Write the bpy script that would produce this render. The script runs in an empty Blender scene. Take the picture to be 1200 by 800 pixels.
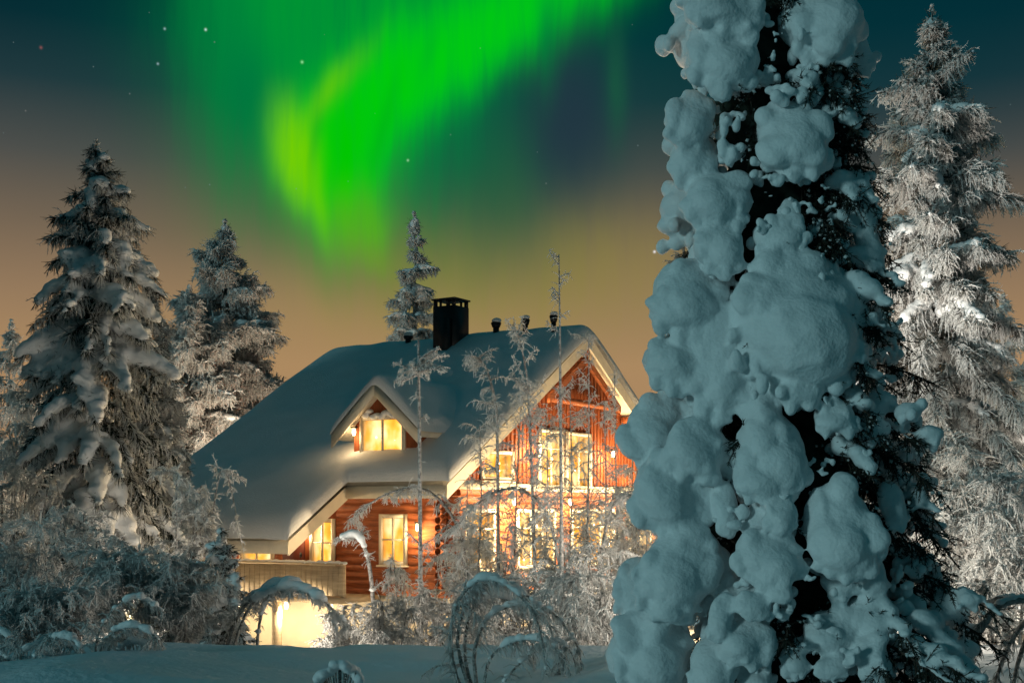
import bpy, bmesh, math, random
import numpy as np
from mathutils import Vector, Matrix

S = bpy.context.scene
COL = S.collection
R_ = math.radians
PI = math.pi

# ------------------------------------------------------------------ camera
FPX, HX, HY = 1500.0, 600.0, 600.0          # focal length and principal point of the view, on a 1200 x 800 frame
CZ = 4.3                                    # eye height: the photographer stands on the snow bank above the house yard
cam_d = bpy.data.cameras.new('camera')
cam = bpy.data.objects.new('camera', cam_d); COL.objects.link(cam)
cam.location = (0, 0, CZ); cam.rotation_euler = (R_(90), 0, 0)
cam_d.sensor_width = 36; cam_d.lens = 36*FPX/1200
cam_d.shift_y = (HY-400)/1200
cam_d.clip_start = 0.1; cam_d.clip_end = 8000
S.camera = cam
S.view_settings.view_transform = 'Standard'; S.view_settings.look = 'None'
S.view_settings.exposure = 0.0; S.view_settings.gamma = 1.0
S.render.engine = 'CYCLES'
S.cycles.use_denoising = True
S.cycles.max_bounces = 6; S.cycles.diffuse_bounces = 3; S.cycles.transparent_max_bounces = 8
S.cycles.sample_clamp_indirect = 3.0

def lin(c):
    out = []
    for v in c[:3]:
        v = v/255.0
        out.append(v/12.92 if v <= 0.04045 else ((v+0.055)/1.055)**2.4)
    return (*out, 1.0)

# ------------------------------------------------------------------ night sky, aurora, stars
MOON_DIR = Vector((0.80, 0.60, -0.115)).normalized()     # the way the moonlight travels
MOON_EL = math.asin(-MOON_DIR.z)
world = bpy.data.worlds.new('World'); S.world = world; world.use_nodes = True
NT = world.node_tree; NT.nodes.clear(); NL = NT.links
def wn(t, **k):
    n = NT.nodes.new(t)
    for a, v in k.items(): setattr(n, a, v)
    return n
def wm(op, a, b=None, c=None, clamp=False):
    n = wn('ShaderNodeMath', operation=op, use_clamp=clamp)
    for i, v in enumerate((a, b, c)):
        if v is None: continue
        if isinstance(v, (int, float)): n.inputs[i].default_value = v
        else: NL.new(v, n.inputs[i])
    return n.outputs[0]
tc = wn('ShaderNodeTexCoord')
sep = wn('ShaderNodeSeparateXYZ'); NL.new(tc.outputs['Generated'], sep.inputs[0])
AZ = wm('ARCTAN2', sep.outputs[0], sep.outputs[1])       # compass angle from north (+Y)
EL = wm('ARCSINE', wm('MINIMUM', wm('MAXIMUM', sep.outputs[2], -1.0), 1.0))
cmb = wn('ShaderNodeCombineXYZ'); NL.new(AZ, cmb.inputs[0]); NL.new(EL, cmb.inputs[1])
# auroral rays: vertical streaks push the shapes about a little
ns = wn('ShaderNodeTexNoise', noise_dimensions='2D'); ns.inputs['Scale'].default_value = 1.0; ns.inputs['Detail'].default_value = 3
mp = wn('ShaderNodeMapping'); mp.inputs['Scale'].default_value = (26, 7, 1); mp.inputs['Rotation'].default_value = (0, 0, R_(-8))
NL.new(cmb.outputs[0], mp.inputs[0]); NL.new(mp.outputs[0], ns.inputs['Vector'])
vs = wn('ShaderNodeVectorMath', operation='SUBTRACT'); NL.new(ns.outputs['Color'], vs.inputs[0]); vs.inputs[1].default_value = (.5, .5, .5)
vm = wn('ShaderNodeVectorMath', operation='MULTIPLY'); NL.new(vs.outputs[0], vm.inputs[0]); vm.inputs[1].default_value = (0.016, 0.022, 0)
va = wn('ShaderNodeVectorMath', operation='ADD'); NL.new(cmb.outputs[0], va.inputs[0]); NL.new(vm.outputs[0], va.inputs[1])
n2 = wn('ShaderNodeTexNoise', noise_dimensions='2D'); n2.inputs['Scale'].default_value = 1.0; n2.inputs['Detail'].default_value = 4; n2.inputs['Roughness'].default_value = .6
mp2 = wn('ShaderNodeMapping'); mp2.inputs['Scale'].default_value = (95, 7, 1); mp2.inputs['Location'].default_value = (3, 8, 0)
NL.new(va.outputs[0], mp2.inputs[0]); NL.new(mp2.outputs[0], n2.inputs['Vector'])
RAYS = wm('ADD', wm('MULTIPLY', n2.outputs['Fac'], 0.85), 0.50)        # fine upright streaks
def azel(px, py):
    az = math.atan((px-HX)/FPX)
    return az, math.atan2(HY-py, FPX/math.cos(az))
ramp = wn('ShaderNodeValToRGB')
NL.new(wm('DIVIDE', EL, R_(40)), ramp.inputs[0])
cr = ramp.color_ramp; cr.interpolation = 'LINEAR'
stops = [(0.0, (166, 128, 92)), (azel(600, 430)[1]/R_(40), (171, 136, 97)), (azel(600, 355)[1]/R_(40), (148, 121, 92)),
         (azel(600, 280)[1]/R_(40), (117, 101, 83)), (azel(600, 200)[1]/R_(40), (78, 79, 76)), (azel(600, 120)[1]/R_(40), (34, 56, 62)),
         (azel(600, 50)[1]/R_(40), (8, 42, 51)), (azel(600, -10)[1]/R_(40), (0, 34, 44)), (1.0, (4, 86, 98))]
while len(cr.elements) < len(stops): cr.elements.new(0.5)
for e, (p, c) in zip(cr.elements, stops): e.position = p; e.color = lin(c)
sky_c = ramp.outputs[0]
def mixc(fac, a, b):
    n = wn('ShaderNodeMix', data_type='RGBA'); n.clamp_factor = True
    NL.new(fac, n.inputs['Factor']) if not isinstance(fac, float) else setattr(n.inputs['Factor'], 'default_value', fac)
    for s, v in ((6, a), (7, b)):
        if isinstance(v, tuple): n.inputs[s].default_value = v
        else: NL.new(v, n.inputs[s])
    return n.outputs[2]
def glow(px, py, sx, sy, rot, col, alpha, p=1.0, warp=True, ray=False):
    """one soft patch of the aurora, laid out by compass angle and elevation"""
    global sky_c
    a, e = azel(px, py)
    m = wn('ShaderNodeMapping', vector_type='TEXTURE')
    m.inputs['Location'].default_value = (a, e, 0); m.inputs['Rotation'].default_value = (0, 0, R_(rot))
    m.inputs['Scale'].default_value = (sx/FPX, sy/FPX, 1)
    NL.new(va.outputs[0] if warp else cmb.outputs[0], m.inputs[0])
    d = wn('ShaderNodeVectorMath', operation='DOT_PRODUCT'); NL.new(m.outputs[0], d.inputs[0]); NL.new(m.outputs[0], d.inputs[1])
    v = d.outputs['Value']
    if p != 1.0: v = wm('POWER', v, p)
    f = wm('MULTIPLY', wm('EXPONENT', wm('MULTIPLY', v, -1.0)), alpha)
    if warp and ray: f = wm('MULTIPLY', f, RAYS, None, True)
    sky_c = mixc(f, sky_c, lin(col))
#     px   py   sx   sy  rot  colour          alpha power
for g in [
    (1060, 40, 330, 130, 0, (0, 50, 58), .60, 1.2),
    (560, 350, 270, 60, 4, (176, 146, 82), .55, 1.0),
    (520, 285, 230, 75, -8, (104, 118, 56), .60, 1.0),
    (690, 310, 90, 50, 0, (140, 125, 70), .45, 1.0),
    (480, 60, 330, 160, 0, (0, 66, 62), .75, 1.2),
    (560, 190, 115, 95, 0, (0, 86, 62), .75, 1.0),
    (395, 115, 172, 165, -12, (0, 120, 62), .92, 1.8),
    (300, 10, 70, 120, 4, (0, 142, 56), .90, 1.5),
    (450, -20, 190, 90, 8, (0, 150, 50), .90, 1.3),
    (292, 125, 30, 66, 6, (0, 104, 66), .70, 1.0),
    (345, 262, 85, 30, -48, (66, 108, 62), .50, 1.0),
    (668, 140, 62, 90, 4, (34, 52, 66), .85, 1.2),
    (640, -5, 150, 40, 24, (0, 190, 30), .85, 1.1),
    (560, 42, 150, 44, 32, (0, 200, 20), .95, 1.3),
    (462, 100, 98, 50, 42, (0, 204, 12), .94, 1.2),
    (412, 178, 54, 104, -14, (0, 202, 6), .94, 1.4),
    (366, 175, 46, 66, 14, (8, 202, 6), .90, 1.4),
    (268, 95, 42, 130, 4, (0, 124, 60), .60, 1.3),
    (349, 184, 25, 58, 14, (122, 208, 0), .92, 1.5),
    (376, 240, 10, 42, 12, (100, 206, 2), .75, 1.0),
    (372, 150, 7, 60, -6, (10, 170, 20), .45, 1.0),
    (448, 150, 8, 60, -16, (0, 168, 22), .40, 1.0),
    (498, 60, 10, 34, -20, (0, 170, 34), .40, 1.0),
    (388, 108, 13, 50, -42, (92, 196, 16), .75, 1.0),
    (402, 190, 17, 60, -6, (0, 196, 0), .75, 1.0),
    (424, 268, 34, 40, 14, (80, 180, 16), .85, 1.2),
    (440, 306, 32, 18, -25, (108, 158, 34), .45, 1.0),
    (480, 325, 100, 52, -6, (112, 126, 56), .40, 1.0),
    (722, 96, 13, 60, 3, (26, 92, 62), .60, 1.0),
    (640, 45, 16, 50, 3, (0, 116, 58), .60, 1.0),
    (590, 240, 36, 60, 0, (40, 92, 60), .40, 1.0),
]: glow(*g, ray=g[5][1] > 100 and g[5][1] > 1.5*g[5][2])
_r = random.Random(5)
STARS = [(_r.uniform(0, 1200), _r.uniform(0, 230), _r.uniform(.55, .9), (120, 140, 140), _r.uniform(.25, .6)) for _ in range(26)]
for px, py, r, c, a in STARS+[(193, 34, 1.5, (150, 190, 190), .8), (241, 35, 1.6, (190, 230, 215), .95), (185, 75, 1.5, (150, 180, 185), .8),
                     (48, 56, 1.8, (150, 90, 90), .7), (354, 73, 1.8, (150, 235, 160), .85), (478, 188, 1.6, (150, 215, 160), .8),
                     (767, 295, 1.8, (240, 235, 235), .95), (528, 158, 1.0, (90, 140, 120), .5), (640, 215, 1.0, (120, 130, 125), .5),
                     (152, 110, 1.0, (120, 130, 130), .5), (1140, 60, 1.2, (150, 180, 190), .5), (30, 130, 1.0, (130, 130, 125), .5)]:
    glow(px, py, r*.8, r*.8, 0, c, a, 1.0, False)
# the moonlit half of the sky behind the photographer, and the clear Nishita blue in it
nish = wn('ShaderNodeTexSky', sky_type='NISHITA'); nish.sun_disc = False
nish.sun_elevation = MOON_EL; nish.sun_rotation = math.atan2(-MOON_DIR.x, -MOON_DIR.y)
tint = wn('ShaderNodeMix', data_type='RGBA', blend_type='MULTIPLY'); tint.inputs['Factor'].default_value = 1.0
NL.new(nish.outputs[0], tint.inputs[6]); tint.inputs[7].default_value = (0.0004, 0.0016, 0.0020, 1)
south = wn('ShaderNodeMapRange', interpolation_type='SMOOTHSTEP'); NL.new(sep.outputs[1], south.inputs[0])
south.inputs['From Min'].default_value = 0.45; south.inputs['From Max'].default_value = -0.35
teal = wn('ShaderNodeMix', data_type='RGBA', blend_type='ADD'); teal.inputs['Factor'].default_value = 1.0
NL.new(tint.outputs[2], teal.inputs[6]); teal.inputs[7].default_value = (0.003, 0.032, 0.040, 1)
sky_all = mixc(south.outputs[0], sky_c, teal.outputs[2])
bg = wn('ShaderNodeBackground'); NL.new(sky_all, bg.inputs[0]); bg.inputs[1].default_value = 1.0
wo = wn('ShaderNodeOutputWorld'); NL.new(bg.outputs[0], wo.inputs[0])

# ------------------------------------------------------------------ moon
moon_d = bpy.data.lights.new('moon', 'SUN'); moon_d.energy = 0.66; moon_d.angle = R_(9); moon_d.color = (0.55, 0.96, 1.0)
moon = bpy.data.objects.new('moon', moon_d); COL.objects.link(moon)
moon.rotation_euler = MOON_DIR.to_track_quat('-Z', 'Y').to_euler()

# ------------------------------------------------------------------ helpers
def W(px, py, Y): return Vector(((px-HX)/FPX*Y, Y, CZ+(HY-py)/FPX*Y))
def tag(o, label=None, cat=None, group=None, kind=None):
    if label: o['label'] = label
    if cat: o['category'] = cat
    if group: o['group'] = group
    if kind: o['kind'] = kind
    return o
def empty(name, loc, rz=0.0):
    o = bpy.data.objects.new(name, None); COL.objects.link(o)
    o.location = loc; o.rotation_euler = (0, 0, rz); o.empty_display_size = 0.3
    return o
def link(name, me, mat, parent=None):
    if mat is not None and not me.materials: me.materials.append(mat)
    o = bpy.data.objects.new(name, me); COL.objects.link(o)
    if parent is not None: o.parent = parent
    return o
def copy_tree(o, parent=None):
    c = o.copy(); COL.objects.link(c); c.parent = parent
    for ch in list(o.children): copy_tree(ch, c)
    return c

def vnoise(P, f=1.0, seed=0):
    """smooth lattice noise, -1..1, for an (n,3) array"""
    P = np.asarray(P, float)*f + 1000.0 + seed*17.31
    I = np.floor(P).astype(np.int64); F = P-I; F = F*F*(3-2*F)
    out = np.zeros(len(P))
    for dx in (0, 1):
        for dy in (0, 1):
            for dz in (0, 1):
                h = ((I[:, 0]+dx)*73856093) ^ ((I[:, 1]+dy)*19349663) ^ ((I[:, 2]+dz)*83492791) ^ (seed*2654435)
                h = (h*(h*15731+789221)+1376312589) & 0x7fffffff
                v = h/1073741824.0-1.0
                wgt = (F[:, 0] if dx else 1-F[:, 0])*(F[:, 1] if dy else 1-F[:, 1])*(F[:, 2] if dz else 1-F[:, 2])
                out += v*wgt
    return out
def unit(v):
    return v/np.maximum(np.linalg.norm(v, axis=-1, keepdims=True), 1e-9)

class Buf:
    """collects faces of one mesh as arrays"""
    def __init__(s): s.v = []; s.q = []; s.t = []; s.n = 0
    def add(s, v, q=None, t=None):
        v = np.asarray(v, float).reshape(-1, 3)
        if q is not None and len(q): s.q.append(np.asarray(q, np.int64)+s.n)
        if t is not None and len(t): s.t.append(np.asarray(t, np.int64)+s.n)
        s.v.append(v); s.n += len(v)
    def spindles(s, p0, p1, r0, r1, k=3):
        """many straight tapered twigs at once"""
        p0 = np.asarray(p0, float); p1 = np.asarray(p1, float); n = len(p0)
        if n == 0: return
        r0 = np.broadcast_to(np.asarray(r0, float), (n,)); r1 = np.broadcast_to(np.asarray(r1, float), (n,))
        d = unit(p1-p0); ref = np.where(np.abs(d[:, 2:3]) < .9, np.array([[0, 0, 1.]]), np.array([[1., 0, 0]]))
        a = unit(np.cross(d, ref)); b = np.cross(d, a)
        an = np.arange(k)*2*PI/k
        ring = a[:, None, :]*np.cos(an)[None, :, None]+b[:, None, :]*np.sin(an)[None, :, None]
        v = np.concatenate([p0[:, None]+ring*r0[:, None, None], p1[:, None]+ring*r1[:, None, None]], 1).reshape(-1, 3)
        j = np.arange(k); f = np.stack([j, (j+1) % k, (j+1) % k+k, j+k], 1)
        s.add(v, (f[None]+(np.arange(n)*2*k)[:, None, None]).reshape(-1, 4))
    def tube(s, pts, rad, k=6):
        pts = np.asarray(pts, float); n = len(pts); rad = np.broadcast_to(np.asarray(rad, float), (n,))
        tg = unit(np.gradient(pts, axis=0))
        a = np.cross(tg[0], [0, 0, 1.]); a = unit(a if np.linalg.norm(a) > .1 else np.cross(tg[0], [1., 0, 0]))
        an = np.arange(k)*2*PI/k; vs = []
        for i in range(n):
            a = unit(a-tg[i]*np.dot(a, tg[i])); b = np.cross(tg[i], a)
            vs.append(pts[i]+(np.outer(np.cos(an), a)+np.outer(np.sin(an), b))*rad[i])
        j = np.arange(k); q = []
        for i in range(n-1): q.append(np.stack([j+i*k, (j+1) % k+i*k, (j+1) % k+(i+1)*k, j+(i+1)*k], 1))
        v = np.concatenate(vs+[pts[-1:]]); L = (n-1)*k
        s.add(v, np.concatenate(q), np.stack([j+L, (j+1) % k+L, np.full(k, n*k)], 1))
    def clumps(s, pos, scl, rng, sub=0):
        """many small faceted grains of frost, each turned and stretched its own way"""
        pos = np.asarray(pos, float); n = len(pos)
        if n == 0: return
        tv, tf = TPL[sub]; m = len(tv)
        scl = np.asarray(scl, float)
        if scl.ndim == 1: scl = scl[:, None]*rng.uniform(.6, 1.35, (n, 3))
        q = unit(rng.normal(size=(n, 4))); w, x, y, z = q.T
        Rm = np.stack([1-2*(y*y+z*z), 2*(x*y-z*w), 2*(x*z+y*w), 2*(x*y+z*w), 1-2*(x*x+z*z), 2*(y*z-x*w),
                       2*(x*z-y*w), 2*(y*z+x*w), 1-2*(x*x+y*y)], 1).reshape(n, 3, 3)
        jit = rng.uniform(.72, 1.25, (n, m, 1))
        v = np.einsum('nij,nmj->nmi', Rm, tv[None]*jit*scl[:, None, :])+pos[:, None]
        s.add(v.reshape(-1, 3), None, (tf[None]+(np.arange(n)*m)[:, None, None]).reshape(-1, 3))
    def box(s, x0, x1, y0, y1, z0, z1):
        v = [(x, y, z) for z in (z0, z1) for y in (y0, y1) for x in (x0, x1)]
        s.add(v, [(0, 2, 3, 1), (4, 5, 7, 6), (0, 1, 5, 4), (2, 6, 7, 3), (0, 4, 6, 2), (1, 3, 7, 5)])
    def mesh(s, name, smooth=False):
        me = bpy.data.meshes.new(name)
        v = np.concatenate(s.v) if s.v else np.zeros((0, 3))
        q = np.concatenate(s.q) if s.q else np.zeros((0, 4), np.int64); t = np.concatenate(s.t) if s.t else np.zeros((0, 3), np.int64)
        me.vertices.add(len(v)); me.vertices.foreach_set('co', v.astype(np.float32).ravel())
        nl = len(q)*4+len(t)*3; me.loops.add(nl)
        me.loops.foreach_set('vertex_index', np.concatenate([q.ravel(), t.ravel()]).astype(np.int32))
        me.polygons.add(len(q)+len(t))
        st = np.concatenate([np.arange(len(q))*4, len(q)*4+np.arange(len(t))*3]).astype(np.int32)
        me.polygons.foreach_set('loop_start', st)
        if smooth: me.polygons.foreach_set('use_smooth', np.ones(len(q)+len(t), bool))
        me.update(calc_edges=True); me.validate()
        return me
    def build(s, name, mat, parent=None, smooth=False): return link(name, s.mesh(name, smooth), mat, parent)
def ico(sub):
    bm = bmesh.new(); bmesh.ops.create_icosphere(bm, subdivisions=sub, radius=1.0)
    v = np.array([p.co[:] for p in bm.verts]); bm.verts.index_update()
    f = np.array([[q.index for q in p.verts] for p in bm.faces]); bm.free(); return v, f
octa = (np.array([(1, 0, 0), (-1, 0, 0), (0, 1, 0), (0, -1, 0), (0, 0, 1), (0, 0, -1.)]),
        np.array([(0, 2, 4), (2, 1, 4), (1, 3, 4), (3, 0, 4), (2, 0, 5), (1, 2, 5), (3, 1, 5), (0, 3, 5)]))
TPL = {0: octa, 1: ico(1), 2: ico(2), 3: ico(3)}

def lump_mesh(name, cen, rad, voxel, smooth=6, amp=0.0, freq=3.0, seed=1, tilt=None, drape=0.0):
    """snow: ellipsoids melted into one surface, then roughened"""
    cen = np.asarray(cen, float); rad = np.asarray(rad, float)
    b = Buf(); tv, tf = TPL[2]; n = len(cen); m = len(tv)
    v = tv[None]*rad[:, None, :]
    if tilt is not None:
        v = np.einsum('nij,nmj->nmi', np.asarray(tilt), v)
    b.add((v+cen[:, None]).reshape(-1, 3), None, (tf[None]+(np.arange(n)*m)[:, None, None]).reshape(-1, 3))
    o = bpy.data.objects.new('temporary', b.mesh('temporary')); COL.objects.link(o)
    md = o.modifiers.new('r', 'REMESH'); md.mode = 'VOXEL'; md.voxel_size = voxel
    if smooth:
        ms = o.modifiers.new('s', 'SMOOTH'); ms.factor = 0.5; ms.iterations = smooth
    dg = bpy.context.evaluated_depsgraph_get(); dg.update()
    me = bpy.data.meshes.new_from_object(o.evaluated_get(dg)); me.name = name
    old = o.data; bpy.data.objects.remove(o); bpy.data.meshes.remove(old)
    if amp:
        k = len(me.vertices); co = np.empty(k*3); me.vertices.foreach_get('co', co); co = co.reshape(-1, 3)
        no = np.empty(k*3); me.vertex_normals.foreach_get('vector', no); no = no.reshape(-1, 3)
        d = amp*(vnoise(co, freq, seed)+.5*vnoise(co, freq*2.3, seed+1)+.22*vnoise(co, freq*5.5, seed+2))
        if drape:                                              # settled, hanging folds and hollows
            a = vnoise(co*np.array([[1, 1, .55]]), 2.6, seed+5); c = vnoise(co*np.array([[1, 1, .7]]), 5.2, seed+6)
            d = d+drape*(.9*a+.40*c)-drape*1.6*np.clip((a-.42)/.3, 0, 1)
        co = co+no*d[:, None]; me.vertices.foreach_set('co', co.ravel())
    me.polygons.foreach_set('use_smooth', np.ones(len(me.polygons), bool)); me.update()
    return me

# ------------------------------------------------------------------ materials
def mat(name, col, rough=0.7, var=0.0, scale=4.0, bump=0.0, bscale=30.0, spec=0.3, transl=0.0, stretch=None, col2=None, metal=0.0):
    m = bpy.data.materials.new(name); m.use_nodes = True; nt = m.node_tree; N = nt.nodes; L = nt.links
    b = N['Principled BSDF']; b.inputs['Roughness'].default_value = rough; b.inputs['Specular IOR Level'].default_value = spec
    b.inputs['Metallic'].default_value = metal
    t = N.new('ShaderNodeTexCoord'); mpn = N.new('ShaderNodeMapping'); L.new(t.outputs['Object'], mpn.inputs[0])
    if stretch: mpn.inputs['Scale'].default_value = stretch
    no = N.new('ShaderNodeTexNoise'); no.inputs['Scale'].default_value = scale; no.inputs['Detail'].default_value = 6
    L.new(mpn.outputs[0], no.inputs['Vector'])
    rp = N.new('ShaderNodeValToRGB'); L.new(no.outputs[0], rp.inputs[0])
    c2 = col2 or tuple(max(0, c*(1-var)) for c in col)
    rp.color_ramp.elements[0].position = .35; rp.color_ramp.elements[0].color = (*c2, 1)
    rp.color_ramp.elements[1].position = .65; rp.color_ramp.elements[1].color = (*col, 1)
    L.new(rp.outputs[0], b.inputs['Base Color'])
    if bump:
        n2 = N.new('ShaderNodeTexNoise'); n2.inputs['Scale'].default_value = bscale; n2.inputs['Detail'].default_value = 8
        L.new(mpn.outputs[0], n2.inputs['Vector'])
        bp = N.new('ShaderNodeBump'); bp.inputs['Strength'].default_value = bump; bp.inputs['Distance'].default_value = 0.05
        L.new(n2.outputs[0], bp.inputs['Height']); L.new(bp.outputs[0], b.inputs['Normal'])
    if transl:
        tr = N.new('ShaderNodeBsdfTranslucent'); L.new(rp.outputs[0], tr.inputs[0])
        mx = N.new('ShaderNodeMixShader'); mx.inputs[0].default_value = transl
        L.new(b.outputs[0], mx.inputs[1]); L.new(tr.outputs[0], mx.inputs[2]); L.new(mx.outputs[0], N['Material Output'].inputs[0])
    return m
M = {}
M['snow'] = mat('snow', (.82, .83, .84), .65, .05, 1.5, .35, 22, .25)
M['ground_snow'] = mat('ground_snow', (.80, .82, .84), .7, .06, .6, .5, 9, .2)
M['tree_snow'] = mat('tree_snow', (.83, .84, .85), .6, .06, 3, .28, 30, .3)
M['frost'] = mat('frost', (.86, .86, .85), .55, .06, 8, 0, 1, .4, .45)
M['bark'] = mat('bark', (.085, .062, .048), .85, .5, 10, .6, 40, .2, stretch=(1, 1, .25))
M['frosted_bark'] = mat('frosted_bark', (.50, .48, .46), .8, .72, 22, .5, 60, .2)
M['needles'] = mat('needles', (.030, .042, .032), .8, .5, 12, 0, 1, .15)
M['grey_needles'] = mat('grey_needles', (.10, .10, .085), .8, .5, 12, 0, 1, .15)
M['red_board'] = mat('red_board', (.33, .088, .030), .6, .35, 3, .3, 30, .25, stretch=(6, 6, .6))
M['red_log'] = mat('red_log', (.40, .115, .040), .6, .45, 4, .4, 24, .25, stretch=(.6, .6, 5))
M['cream'] = mat('cream', (.74, .66, .52), .6, .12, 3, .15, 30, .25)
M['plaster'] = mat('plaster', (.70, .62, .48), .85, .12, 2, .2, 40, .2)
M['weather_board'] = mat('weather_board', (.50, .40, .28), .7, .25, 2, .3, 30, .2, stretch=(1, 1, 8))
M['black_metal'] = mat('black_metal', (.012, .012, .013), .5, .3, 6, .1, 30, .4)
M['dark_roof'] = mat('dark_roof', (.030, .028, .028), .7, .3, 6, .2, 30, .3)

# ------------------------------------------------------------------ ground
def sstep(a, b, x):
    t = np.clip((x-a)/(b-a), 0, 1); return t*t*(3-2*t)
def gz(x, y):
    x = np.asarray(x, float); y = np.asarray(y, float)
    P = np.stack([x.ravel(), y.ravel(), 0*x.ravel()], 1)
    n1 = vnoise(P, .16, 3).reshape(x.shape); n2 = vnoise(P*np.array([[.35, 1, 1]]), .9, 4).reshape(x.shape)
    f = sstep(16.2, 29, y)
    n3 = vnoise(P*np.array([[.6, 1, 1]]), 2.4, 6).reshape(x.shape)
    z = 2.60+.10*n1+.06*n2+.05*n3*sstep(8, 10, y)
    z = z+.42*np.exp(-((x-2.3)**2/2.2+(y-13.4)**2/3.0))+.16*np.exp(-((x+4.6)**2/3+(y-14)**2/4))
    z = z*(1-f)+f*(.10+.10*n1)
    z = np.where(y < 6, z, z)
    far = sstep(75, 240, np.hypot(x, y)); return z+far*(6*vnoise(P, .006, 9).reshape(x.shape)-1.0)
def gzs(x, y): return float(gz(np.array([x]), np.array([y]))[0])
def axis(lo, hi, step, far):
    a = np.arange(lo, hi+1e-6, step); g = step*1.35; e = [hi]
    while e[-1] < far: e.append(e[-1]+g); g *= 1.28
    f = [lo]; g = step*1.35
    while f[-1] > -far: f.append(f[-1]-g); g *= 1.28
    return np.concatenate([np.array(f[1:][::-1]), a, np.array(e[1:])])
gx = axis(-16, 16, .22, 3500); gy = axis(7, 46, .22, 3500)
GX, GY = np.meshgrid(gx, gy); GZ = gz(GX, GY); nx, ny = len(gx), len(gy)
ii, jj = np.meshgrid(np.arange(nx-1), np.arange(ny-1)); k0 = (jj*nx+ii).ravel()
b = Buf(); b.add(np.stack([GX.ravel(), GY.ravel(), GZ.ravel()], 1), np.stack([k0, k0+1, k0+nx+1, k0+nx], 1))
ground = tag(b.build('snowy_ground', M['ground_snow'], None, True), kind='structure')

# ------------------------------------------------------------------ the log house
# local frame: x towards the near gable (eave edge at x = 0), y away from the yard, ridge over y = 0
house = empty('log_house', (2.4, 40, 0), R_(-32))
tag(house, 'red log holiday house with lit windows under a thick snow covered roof', 'house')
ZR, TAN = 10.17, 0.618                       # snow top on the ridge, pitch
SNOW, DECK = 0.36, 0.27                      # snow depth and roof build-up, both measured upright
XL, YE, YP, XP = -10.3, 7.8, 10.15, -3.35     # far end, eave, porch eave, where the porch roof starts
def roof_z(y): return ZR-TAN*abs(y)
def timber_z(y): return roof_z(y)-SNOW

def prism(b, xs, prof):
    """extrude a closed (y,z) outline between two x"""
    n = len(prof); v = [(xs[0], *p) for p in prof]+[(xs[1], *p) for p in prof]
    b.add(v, [(i, (i+1) % n, (i+1) % n+n, i+n) for i in range(n)])
    c = len(v); m0 = np.mean(np.array(prof), axis=0)
    b.add([(xs[0], *p) for p in prof]+[(xs[0], *m0)], None, [((i+1) % n, i, n) for i in range(n)])
    b.add([(xs[1], *p) for p in prof]+[(xs[1], *m0)], None, [(i, (i+1) % n, n) for i in range(n)])
def slope_slab(b, x0, x1, y0, y1, top=0.0, thick=DECK):
    prism(b, (x0, x1), [(y0, timber_z(y0)+top), (y1, timber_z(y1)+top), (y1, timber_z(y1)+top-thick), (y0, timber_z(y0)+top-thick)])
b = Buf()
slope_slab(b, XL+.03, -.03, -YE+.03, 0); slope_slab(b, XL+.03, -.03, 0.002, YE-.03)
slope_slab(b, XL+.03, XP-.03, -YP+.03, -YE+.03)
roof = b.build('roof', M['cream'], house)
# fascia boards along rakes and eaves
b = Buf()
for x0, x1, y0, y1 in ((-.03, .03, -YE+.03, 0), (-.03, .03, .003, YE-.03), (XL-.03, XL+.028, -YP+.03, 0), (XL-.03, XL+.028, .003, YE-.03),
                       (XP-.03, XP+.03, -YP+.03, -YE+.06)):
    slope_slab(b, x0, x1, y0, y1, .012, DECK+.12)
for x0, x1, y in ((XP+.035, -.035, -YE), (XL-.03, XP+.03, -YP), (XL-.03, .03, YE)):
    b.box(x0, x1, y-.03, y+.028, timber_z(y)-DECK-.05, timber_z(y)+.02)
b.build('fascia', M['cream'], roof)
# the snow lying on it: a rounded, sagging sheet
def snow_sheet(name, inside, x0, x1, y0, y1, base, depth, step=.10, r=.42, seed=5, over=.10, sag=.05):
    """inside(x,y) > 0 = distance to the nearest edge"""
    xs = np.linspace(x0-over, x1+over, int((x1-x0)/step)+1); ys = np.linspace(y0-over, y1+over, int((y1-y0)/step)+1)
    X, Y = np.meshgrid(xs, ys); D = inside(X, Y)+over
    P = np.stack([X.ravel(), Y.ravel(), 0*X.ravel()], 1)
    nz = vnoise(P, .55, seed).reshape(X.shape); n2 = vnoise(P, 2.1, seed+1).reshape(X.shape)
    e = np.clip(D/r, 0, 1); th = depth*np.sqrt(np.clip(1-(1-e)**2, 0, 1))
    z = base(X, Y)+th*(1+.20*nz+.10*vnoise(P*np.array([[1, .35, 1]]), 1.3, seed+5).reshape(X.shape))+.014*n2-sag*np.exp(-(D/.35)**2)*(1+nz)
    zb = base(X, Y)-.06
    ok = D >= -1e-6
    n = X.size; nxx = len(xs); nyy = len(ys)
    top = np.stack([X.ravel(), Y.ravel(), z.ravel()], 1); bot = np.stack([X.ravel(), Y.ravel(), np.minimum(zb, z-.02).ravel()], 1)
    q = []
    okc = ok[:-1, :-1] & ok[1:, :-1] & ok[:-1, 1:] & ok[1:, 1:]
    for j, i in zip(*np.nonzero(okc)):
        k = j*nxx+i; q.append((k, k+1, k+nxx+1, k+nxx))
        for dj, di, p, s in ((0, -1, k+nxx, k), (0, 1, k+1, k+nxx+1), (-1, 0, k, k+1), (1, 0, k+nxx+1, k+nxx)):
            a, c = j+dj, i+di
            if not (0 <= a < nyy-1 and 0 <= c < nxx-1 and okc[a, c]): q.append((p, s, s+n, p+n)[::-1])
    bb = Buf(); bb.add(np.concatenate([top, bot]), q)
    return bb.mesh(name, True)
def roof_inside(X, Y):
    main = np.minimum.reduce([X-XL, -X, Y+YE, YE-Y])
    porch = np.minimum.reduce([X-XL, XP-X, Y+YP, YE-Y])
    return np.maximum(main, porch)
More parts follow.
